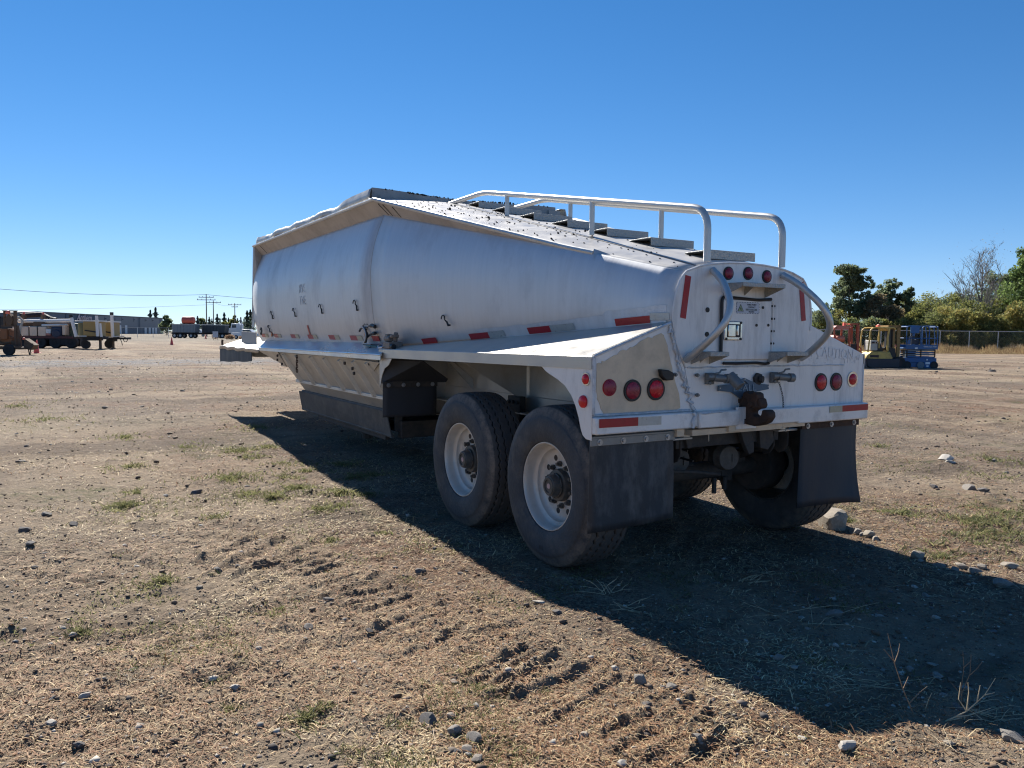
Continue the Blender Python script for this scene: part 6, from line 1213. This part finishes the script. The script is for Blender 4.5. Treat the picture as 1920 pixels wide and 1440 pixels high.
for k, (px, jx, lb) in enumerate(((152,190,'yellow generator trailer with leaning white mast on the left'),(196,214,'rear yellow generator trailer with straight white mast'))):
    T_ = thing('generator_trailer', px, 63 if k == 0 else 66, lb, 'generator trailer'); u2 = 1464.4/(63 if k == 0 else 66); g = 654 if k == 0 else 651
    xx = lambda p: (p-px)/u2
    zz = lambda p: max(0, (g-p)/u2)
    x0, x1 = ((154,192) if k == 0 else (198,219))
    m = MB(); m.b2((xx(x0+(10 if k == 0 else 0)),-.6,zz(630)),(xx(x1),.6,zz(602.5))); m.build('housing', YEL, T_, .04)
    if k == 0: m = MB(); m.b2((xx(154),-.55,zz(630)),(xx(164),.55,zz(605))); m.build('radiator_end', mat('gen_dark', (.12,.11,.05), .6), T_, .03)
    m = MB(); m.prism([(xx(x0+13 if k == 0 else x0+2),zz(618)),(xx(x1),zz(621)),(xx(x1),zz(624)),(xx(x0+13 if k == 0 else x0+2),zz(620))], 'y', -.615, -.60); m.build('stripe', CHAS, T_)
    m = MB(); m.b2((xx(x0-4),-.65,zz(602.5)),(xx(x1+2),.65,zz(600.5))); m.build('mast_tube', POLEW, T_)
    m = MB(); m.b2((xx(x0-10),-.5,zz(634)),(xx(x1+(22 if k else 6)),.5,zz(630))); m.b2((xx(x0+6),-.4,zz(638)),(xx(x1-3),.4,zz(634))); m.build('frame', CHAS, T_)
    m = MB(); m.b2((xx(jx-2),-.2,0),(xx(jx+1),.0,zz(634))); m.b2((xx(jx-3),-.3,0),(xx(jx+2),.1,.05)); m.build('jack', OXB, T_)
    far_wheel(T_, xx(px+4), .4, .36, .22, CHAS)
    m = MB(); pts = [(155,631),(147,596)] if k == 0 else [(222,630),(221,589)]
    m.tube([(xx(a), -.9, zz(b)) for a, b in pts], .13, 8); m.build('mast', POLEW, T_); m = MB(); m.tube([(xx(pts[1][0]),-.9,zz(pts[1][1])),(xx(pts[1][0]-(1 if k == 0 else 0)),-.9,zz(pts[1][1]-5))], .15, 8); m.build('mast_cap', BLK, T_)
    m = MB()
    if k == 0: m.tube([(xx(194),-.85,zz(630)),(xx(193),-.85,zz(592))], .12, 8); m.tube([(xx(199),-.7,zz(631)),(xx(197),-.7,zz(606))], .10, 8)
    else: m.tube([(xx(222),-.6,zz(629)),(xx(240),-.6,zz(628))], .05, 6)
    m.b2((xx(x0-2),-.75,zz(630.5)),(xx(x0+(18 if k == 0 else 22)),-.7,zz(629))); m.build('outrigger', POLEW, T_)
    if k: m = MB(); m.lathe([(-.03,.18),(.03,.18),(.03,.21),(-.03,.21)], 16, Matrix.Translation((xx(241),-.5,zz(634))) @ Matrix.Rotation(math.pi/2.4,4,'Z'), True); m.tube([(xx(230),-.4,zz(632)),(xx(233),-.4,zz(640)),(xx(234),-.4,zz(645))], .03, 6); m.build('jockey_wheel', CHAS, T_)
# rusty machine on a small trailer at the far left
T_ = thing('rusty_drill_rig', 20, 47, 'rusty orange drilling machine on a small trailer at the left edge', 'drill rig'); u3 = 1464.4/47
xx = lambda p: (p-20)/u3
zz = lambda p: max(0, (667-p)/u3)
m = MB(); m.b2((xx(-22),-.8,zz(656)),(xx(56),.8,zz(652))); m.b2((xx(-22),-.85,zz(654)),(xx(55),-.8,zz(650))); m.build('trailer_bed', OXB, T_); far_wheel(T_, xx(34), -.85, .33, .22, CHAS)
m = MB(); m.b2((xx(14),-.3,zz(612)),(xx(16.5),-.15,zz(584))); m.b2((xx(33),-.3,zz(652)),(xx(37),-.15,zz(584))); m.b2((xx(13),-.32,zz(586)),(xx(38),-.13,zz(584))); m.b2((xx(10),-.3,zz(614)),(xx(35),-.1,zz(612))); m.prism([(xx(33),zz(652)),(xx(44),zz(652)),(xx(39),zz(612)),(xx(33),zz(612))],'y',-.25,-.1); m.build('mast_frame', OXB, T_)
m = MB(); m.b2((xx(18),-.2,zz(612)),(xx(30),.2,zz(594))); m.prism([(xx(16),zz(600)),(xx(24),zz(590)),(xx(32),zz(600)),(xx(28),zz(612)),(xx(19),zz(612))],'y',-.3,.1); m.build('gearbox', OXB, T_, .02)
m = MB(); m.b2((xx(-22),-.4,zz(634)),(xx(10),.4,zz(622))); m.b2((xx(10),-.45,zz(638)),(xx(22),.4,zz(618))); m.b2((xx(22),-.3,zz(636)),(xx(26),.2,zz(620))); m.prism([(xx(-22),zz(636)),(xx(30),zz(636)),(xx(24),zz(650)),(xx(-22),zz(648))],'y',-.3,.3); m.build('engine_cover', OXR, T_, .03)
m = MB(); m.b2((xx(-22),-.42,zz(622)),(xx(9),.42,zz(620.5))); m.build('cover_lid', POLEW, T_)
m = MB(); m.tube([(xx(3),-.4,zz(640)),(xx(14),-.45,zz(646)),(xx(26),-.4,zz(644))], .05, 6); m.tube([(xx(22),-.3,zz(630)),(xx(32),-.3,zz(634))], .03, 6); m.tube([(xx(44),-.2,zz(652)),(xx(42),-.2,zz(636)),(xx(46),-.2,zz(630))], .04, 6); m.b2((xx(27),-.3,zz(650)),(xx(32),.1,zz(640))); m.build('hydraulics', OXB, T_)
m = MB(); m.prism([(xx(50),zz(655)),(xx(62),zz(657)),(xx(70),zz(648)),(xx(58),zz(640)),(xx(52),zz(636))],'y',-.3,.2); m.tube([(xx(51),-.3,zz(638)),(xx(60),-.3,zz(645)),(xx(68),-.3,zz(646))],.03,6); m.tube([(xx(53),0,zz(656)),(xx(55),0,0)],.03,6); m.tube([(xx(57),0,zz(656)),(xx(56),0,0)],.03,6); m.build('drawbar', OXB, T_)
for px, py, pr in ((24,590,.13),(52,637,.08)): m = MB(); m.lathe([(0,pr*.9),(pr*.9,pr),(pr*1.6,pr*.6),(pr*1.7,.001)], 12, Matrix.Translation((xx(px),-.35,zz(py+1))) @ Matrix.Rotation(-math.pi/2,4,'Y')); m.build('beacon', BEAC, T_)
# --- forklifts and scissor lift on the right (about 38 m)
D1 = 38.5; u1 = 1464.4/D1
FOR = mat('forklift_orange', (.42,.085,.035), .5, .1, .2, 3, .1, 20, (1,1,1), (.14,.05,.03), .6, 4); FOD = mat('forklift_dark', (.05,.03,.028), .7); FYE = mat('forklift_yellow', (.55,.38,.10), .5, .1, .15, 3, .1, 20, (1,1,1), (.22,.14,.06), .6, 4); FYD = mat('mast_ochre', (.24,.15,.05), .6, .2, .2, 4)
T_ = thing('forklift', 1580, D1, 'orange forklift with curved roof behind the trailer corner', 'forklift')
xx = lambda p: (p-1580)/u1
zz = lambda p: max(0, (689-p)/u1)
m = MB(); pts = [(xx(1555.5),zz(617)),(xx(1555),zz(613)),(xx(1559),zz(610)),(xx(1588),zz(610)),(xx(1588.5),zz(612)),(xx(1560),zz(613.5)),(xx(1558),zz(617))]; m.prism(pts,'y',-.5,.5); m.b2((xx(1556),-.5,zz(617)),(xx(1584),.5,zz(611.5))); m.build('roof', mat('roof_pink', (.50,.17,.12), .5, 0, .1, 4), T_, .02)
m = MB()
for y in (-.5,.45): m.tube([(xx(1554.5),y,zz(652)),(xx(1554.5),y,zz(614))],.035,6); m.tube([(xx(1584),y,zz(655)),(xx(1582),y,zz(638)),(xx(1583),y,zz(614))],.045,6); m.tube([(xx(1569),y,zz(618)),(xx(1569),y,zz(624))],.03,5)
m.build('roof_posts', FOR, T_)
m = MB(); m.prism([(xx(1555),zz(640)),(xx(1555),zz(631)),(xx(1558),zz(627)),(xx(1574),zz(629)),(xx(1577),zz(634)),(xx(1576),zz(640))],'y',-.4,.4); m.cyl((xx(1559),-.43,zz(634)),(xx(1574),-.43,zz(634)),.13,10); m.build('gas_tank', mat('tank_salmon', (.55,.17,.10), .45, 0, .1, 5), T_, .04)
m = MB(); m.prism([(xx(1552),zz(675)),(xx(1554),zz(648)),(xx(1578),zz(644)),(xx(1588),zz(652)),(xx(1588),zz(675))],'y',-.5,.5); m.build('chassis', FOR, T_, .05); m = MB(); m.b2((xx(1558),-.3,zz(648)),(xx(1576),.3,zz(640))); m.b2((xx(1587),-.42,zz(668)),(xx(1597),.42,zz(644))); m.build('engine_bay', FOD, T_, .02)
m = MB(); m.b2((xx(1598),-.42,zz(686)),(xx(1602),-.3,zz(606))); m.b2((xx(1598),.3,zz(686)),(xx(1602),.42,zz(606))); m.b2((xx(1584),-.42,zz(608)),(xx(1602),.42,zz(605.5))); m.b2((xx(1589),-.1,zz(640)),(xx(1592),.1,zz(618))); m.tube([(xx(1598),-.3,zz(632)),(xx(1598),-.3,zz(612))],.03,5); m.build('mast', FOR, T_)
m = MB(); m.b2((xx(1578),-.07,zz(610)),(xx(1582),.07,zz(604))); m.build('beacon', BEAC, T_); m = MB(); m.tube([(xx(1602),-.4,zz(648)),(xx(1606),-.4,zz(652)),(xx(1607),-.4,zz(662)),(xx(1605),-.4,zz(670))],.035,6); m.tube([(xx(1601),-.4,zz(656)),(xx(1607),-.4,zz(657))],.025,5); m.build('load_guard', FOR, T_)
for x in (1560,1594): far_wheel(T_, xx(x), -.42, .26, .2, FOR)
T_ = thing('forklift', 1648, D1, 'yellow forklift with grey box on its rear deck and orange beacon', 'forklift')
xx = lambda p: (p-1648)/u1
zz = lambda p: max(0, (688-p)/u1)
for y in (-.48,.46):
    m = MB(); m.tube(fillet([(xx(1618),y,zz(658)),(xx(1621.5),y,zz(616)),(xx(1628),y,zz(612)),(xx(1665),y,zz(612)),(xx(1668),y,zz(616))],.1,4),.035,6); m.tube([(xx(1638),y,zz(650)),(xx(1638),y,zz(612))],.03,6); m.tube([(xx(1654),y,zz(655)),(xx(1653.5),y,zz(630)),(xx(1656),y,zz(612))],.05,6); m.build('guard_frame', FYE, T_)
m = MB(); m.b2((xx(1626),-.48,zz(612.5)),(xx(1664),.48,zz(611))); m.prism([(xx(1651),zz(613)),(xx(1658),zz(613)),(xx(1655),zz(618))],'y',-.5,.5); m.build('roof', FYE, T_)
m = MB(); m.lathe([(0,.07),(.09,.07),(.13,.04),(.13,.001)],10,Matrix.Translation((xx(1643),-.1,zz(610.5))) @ Matrix.Rotation(-math.pi/2,4,'Y')); m.b2((xx(1640),-.05,zz(611)),(xx(1642),.05,zz(607))); m.build('beacon', BEAC, T_)
m = MB(); m.prism([(xx(1616),zz(670)),(xx(1618),zz(662)),(xx(1624),zz(656)),(xx(1658),zz(656)),(xx(1664),zz(668)),(xx(1662),zz(672))],'y',-.55,.55); m.build('body', FYE, T_, .05); m = MB(); m.b2((xx(1621),-.56,zz(667)),(xx(1637),-.54,zz(662.5))); m.build('body_slot', FOD, T_)
m = MB(); m.prism([(xx(1616),zz(684)),(xx(1614.5),zz(672)),(xx(1618),zz(669)),(xx(1676),zz(669)),(xx(1676),zz(686)),(xx(1624),zz(687))],'y',-.58,.58); m.build('counterweight', mat('counterweight_grey', (.045,.04,.045), .6, 0, .3, 3), T_, .05)
m = MB(); m.prism([(xx(1614),zz(686)),(xx(1614),zz(670)),(xx(1622),zz(669)),(xx(1623),zz(682)),(xx(1618),zz(686))],'y',-.5,.5); m.build('rear_bumper', mat('bumper_mauve', (.26,.22,.21), .7), T_, .03)
m = MB(); m.b2((xx(1624),-.4,zz(654)),(xx(1637),.3,zz(642))); m.b2((xx(1624),-.4,zz(642)),(xx(1637),.3,zz(635.5))); m.build('rear_box', mat('box_offwhite', (.42,.42,.38), .6, 0, .15, 8), T_, .02); m = MB(); m.b2((xx(1626),-.42,zz(641)),(xx(1631),-.39,zz(638))); m.b2((xx(1633),-.42,zz(641)),(xx(1636),-.39,zz(638))); m.build('box_vents', FOD, T_)
m = MB(); m.prism([(xx(1637),zz(656)),(xx(1637),zz(642)),(xx(1640),zz(639)),(xx(1650),zz(652)),(xx(1650),zz(657))],'y',-.3,.3); m.tube([(xx(1652),0,zz(652)),(xx(1647),0,zz(639)),(xx(1643),0,zz(638))],.03,6); m.prism([(xx(1654),zz(656)),(xx(1653),zz(648)),(xx(1670),zz(650)),(xx(1672),zz(668)),(xx(1664),zz(668))],'y',-.4,.4); m.build('seat', BLK, T_, .03)
m = MB()
for y in (-.42,.36): m.b2((xx(1672),y,zz(686)),(xx(1678),y+.08,zz(608))); m.b2((xx(1665),y+.01,zz(650)),(xx(1668),y+.07,zz(610)))
m.b2((xx(1655),-.42,zz(612)),(xx(1679),.44,zz(607.5))); m.b2((xx(1672),-.4,zz(640)),(xx(1678),.4,zz(636))); m.build('mast', FYD, T_)
m = MB(); m.b2((xx(1658),-.1,zz(648)),(xx(1661),.1,zz(614))); m.b2((xx(1665),-.2,zz(650)),(xx(1669.5),.2,zz(615))); m.build('lift_cylinders', BLK, T_); m = MB(); m.prism([(xx(1668),zz(647)),(xx(1670),zz(642)),(xx(1671.5),zz(647))],'y',-.43,-.40); m.build('fire_bottle', BEAC, T_)
m = MB(); m.b2((xx(1676),-.45,zz(672)),(xx(1682),.45,zz(668))); m.build('carriage', BLK, T_)
far_wheel(T_, xx(1676), -.45, .30, .22, FOD); far_wheel(T_, xx(1628), -.42, .26, .2, FOD); far_wheel(T_, xx(1676), .45, .30, .22, FOD)
# scissor lift
BL = mat('lift_blue', (.015,.095,.26), .45, .1, .12, 4, .05, 20, (1,1,1), (.04,.08,.13), .5, 5); BG = mat('scissor_grey', (.12,.16,.20), .5, .3, .15, 5)
T_ = thing('scissor_lift', 1718, D1, 'blue scissor lift folded down with railed platform by the fence', 'scissor lift'); xx = lambda p: (p-1718)/u1
zz = lambda p: max(0, (690-p)/u1)
m = MB(); m.b2((xx(1689),-.38,zz(653)),(xx(1749),.38,zz(650))); m.b2((xx(1689),-.40,zz(653.5)),(xx(1749),-.37,zz(645))); m.b2((xx(1689),.37,zz(653.5)),(xx(1749),.40,zz(645))); PF = m.build('platform', BL, T_, .01)
m = MB()
for y in (-.38,.38):
    for a, b in ((1690,1717),(1719,1748)):
        m.tube(fillet([(xx(a),y,zz(648)),(xx(a+.4),y,zz(613)),(xx(a+4),y,zz(610.5)),(xx(b-4),y,zz(610.5)),(xx(b-.4),y,zz(614)),(xx(b),y,zz(648))],.12,4),.024,6); m.tube([(xx(a),y,zz(633)),(xx(b),y,zz(633))],.02,5)
    m.tube([(xx(1740),y,zz(612)),(xx(1743),y,zz(632)),(xx(1743),y,zz(645))],.022,5)
for x in (1690,1748): m.tube([(xx(x),-.38,zz(612)),(xx(x),.38,zz(612))],.024,6); m.tube([(xx(x),-.38,zz(633)),(xx(x),.38,zz(633))],.02,6)
m.build('guard_rail', BL, PF)
m = MB(); m.b2((xx(1697),-.44,zz(624)),(xx(1713),-.36,zz(610.5))); m.build('manual_box', BL, PF, .02); m = MB(); m.b2((xx(1701),-.30,zz(644)),(xx(1707),-.1,zz(629))); m.lathe([(-.06,.02),(-.06,.14),(.06,.14),(.06,.02)],14,Matrix.Translation((xx(1712),-.2,zz(640))) @ Matrix.Rotation(math.pi/2,4,'Z')); m.build('control_gear', mat('navy_dark', (.012,.02,.04), .5), PF)
m = MB(); m.b2((xx(1692),-.42,zz(644)),(xx(1697),-.38,zz(636))); m.build('control_box', BL, PF)
text_mesh('lift_lettering', 'Genie GS-1930', .105, WHT, PF, Matrix.Translation((xx(1734),-.405,zz(648.5))) @ Matrix.Rotation(math.pi/2,4,'X'), .003, .0, .95)
m = MB(); m.b2((xx(1706),-.41,zz(653)),(xx(1711),-.402,zz(650))); m.build('label_plate', WHT, PF)
for k in range(4):
    for y in (-.30,.26):
        z0, z1 = zz(669.5-4.1*k), zz(666.6-4.1*k); m = MB(); m.prism([(xx(1692),z0),(xx(1746),z0+.02),(xx(1746),z1+.02),(xx(1692),z1)] if k % 2 else [(xx(1692),z0+.02),(xx(1746),z0),(xx(1746),z1),(xx(1692),z1+.02)],'y',y,y+.05); m.build('scissor_arm', BG if k % 2 else BL, T_, .005)
m = MB()
for x in (1693,1719,1745): m.cyl((xx(x),-.33,zz(668)),(xx(x),-.33,zz(655)),.03,6)
m.b2((xx(1695),-.2,zz(670)),(xx(1712),.2,zz(655))); m.build('scissor_pins', BLK, T_)
m = MB(); m.b2((xx(1688),-.37,zz(678)),(xx(1748),.37,zz(669.5))); m.b2((xx(1696),-.34,zz(687)),(xx(1722),.34,zz(677))); m.build('base', BL, T_, .02); m = MB(); m.b2((xx(1725),-.39,zz(688)),(xx(1743),.3,zz(676))); m.build('side_tray', BL, T_, .02)
for a, b, c2, d2 in ((1727,1735,681,677),(1737,1741,686,682),(1729,1733,686,683),(1728.5,1731,674,671)): m = MB(); m.b2((xx(a),-.396,zz(c2)),(xx(b),-.388,zz(d2))); m.build('decal', WHT if a != 1737 else BLK, T_)
for x in (1693,1743): far_wheel(T_, xx(x), -.36, .19, .13, BLK); far_wheel(T_, xx(x), .36, .19, .13, BLK)
m = MB(); m.lathe([(-.05,.02),(-.05,.17),(.05,.17),(.05,.02)],18,Matrix.Translation((xx(1718),-.36,.19)) @ Matrix.Rotation(math.pi/2,4,'Z')); m.build('pothole_guard', BG, T_)
T_ = thing('dry_shrub', 437, 140, 'low brown dry bush near the white semi truck', 'bush'); r_ = np.random.default_rng(3); leaf_cloud('foliage', [(r_.normal()*1.6, r_.normal()*.5, .3+.3*r_.random(), .55) for _ in range(9)], 1600, .12, [(.24,.15,.10),(.32,.22,.14)], T_, 5)
m = MB(); m.cyl((0,0,0),(0,0,.5),.05,5); m.build('stem', BARK, T_)

# ------------------------------------------------------------------ pieces that stand apart become parts of their own
def split_apart(o):
    me = o.data; bm = bmesh.new(); bm.from_mesh(me); bm.verts.ensure_lookup_table(); seen = set(); shells = []
    for v in bm.verts:
        if v.index in seen: continue
        st = [v]; seen.add(v.index); grp = []
        while st:
            a = st.pop(); grp.append(a.index)
            for e in a.link_edges:
                b = e.other_vert(a)
                if b.index not in seen: seen.add(b.index); st.append(b)
        shells.append(grp)
    boxes = []
    for g in shells:
        P = np.array([bm.verts[i].co[:] for i in g]); boxes.append([P.min(0)-.002, P.max(0)+.002, list(g)])
    merged = True
    while merged:
        merged = False; out = []
        for b in boxes:
            for q in out:
                if (b[0] <= q[1]).all() and (q[0] <= b[1]).all():
                    q[0] = np.minimum(q[0], b[0]); q[1] = np.maximum(q[1], b[1]); q[2] += b[2]; merged = True; break
            else: out.append(b)
        boxes = out
    bm.free()
    if len(boxes) < 2: return
    for k, b in enumerate(boxes):
        keep = set(b[2]); bm = bmesh.new(); bm.from_mesh(me); bmesh.ops.delete(bm, geom=[v for v in bm.verts if v.index not in keep], context='VERTS')
        m2 = bpy.data.meshes.new(o.name.split('.')[0]); bm.to_mesh(m2); bm.free()
        for mt in me.materials: m2.materials.append(mt)
        c = o.copy(); c.data = m2; COL.objects.link(c); c.parent = o.parent
    for c in [c for c in bpy.data.objects if c.parent == o]: c.parent = o.parent
    bpy.data.objects.remove(o)
for o in [o for o in bpy.data.objects if o.type == 'MESH' and o.parent and o.name.split('.')[0] in ('wall_seam', 'cross_member', 'fender_brace', 'hanger_set', 'panel_studs', 'wheel_nuts', 'hand_holes', 'gusset_bolts', 'hinge_rivets', 'latch_screws', 'door_rivets', 'head_plugs', 'emblem_rivets', 'box_vents', 'board_legs', 'seat', 'insulator', 'downpipe', 'flange_rib', 'bumper_lower_strip', 'roof_posts', 'lift_cylinders')]: split_apart(o)
for o in bpy.data.objects:
    b = o.name.split('.')
    ren = {'wheel_nuts': 'wheel_nut', 'hand_holes': 'hand_hole', 'panel_studs': 'panel_stud', 'gusset_bolts': 'gusset_bolt', 'hinge_rivets': 'hinge_rivet', 'latch_screws': 'latch_screw', 'door_rivets': 'door_rivet', 'head_plugs': 'head_plug', 'emblem_rivets': 'emblem_rivet', 'hanger_set': 'spring_hanger', 'box_vents': 'box_vent', 'board_legs': 'board_leg', 'roof_posts': 'roof_post', 'lift_cylinders': 'lift_cylinder'}
    if b[0] in ren: o.name = ren[b[0]]
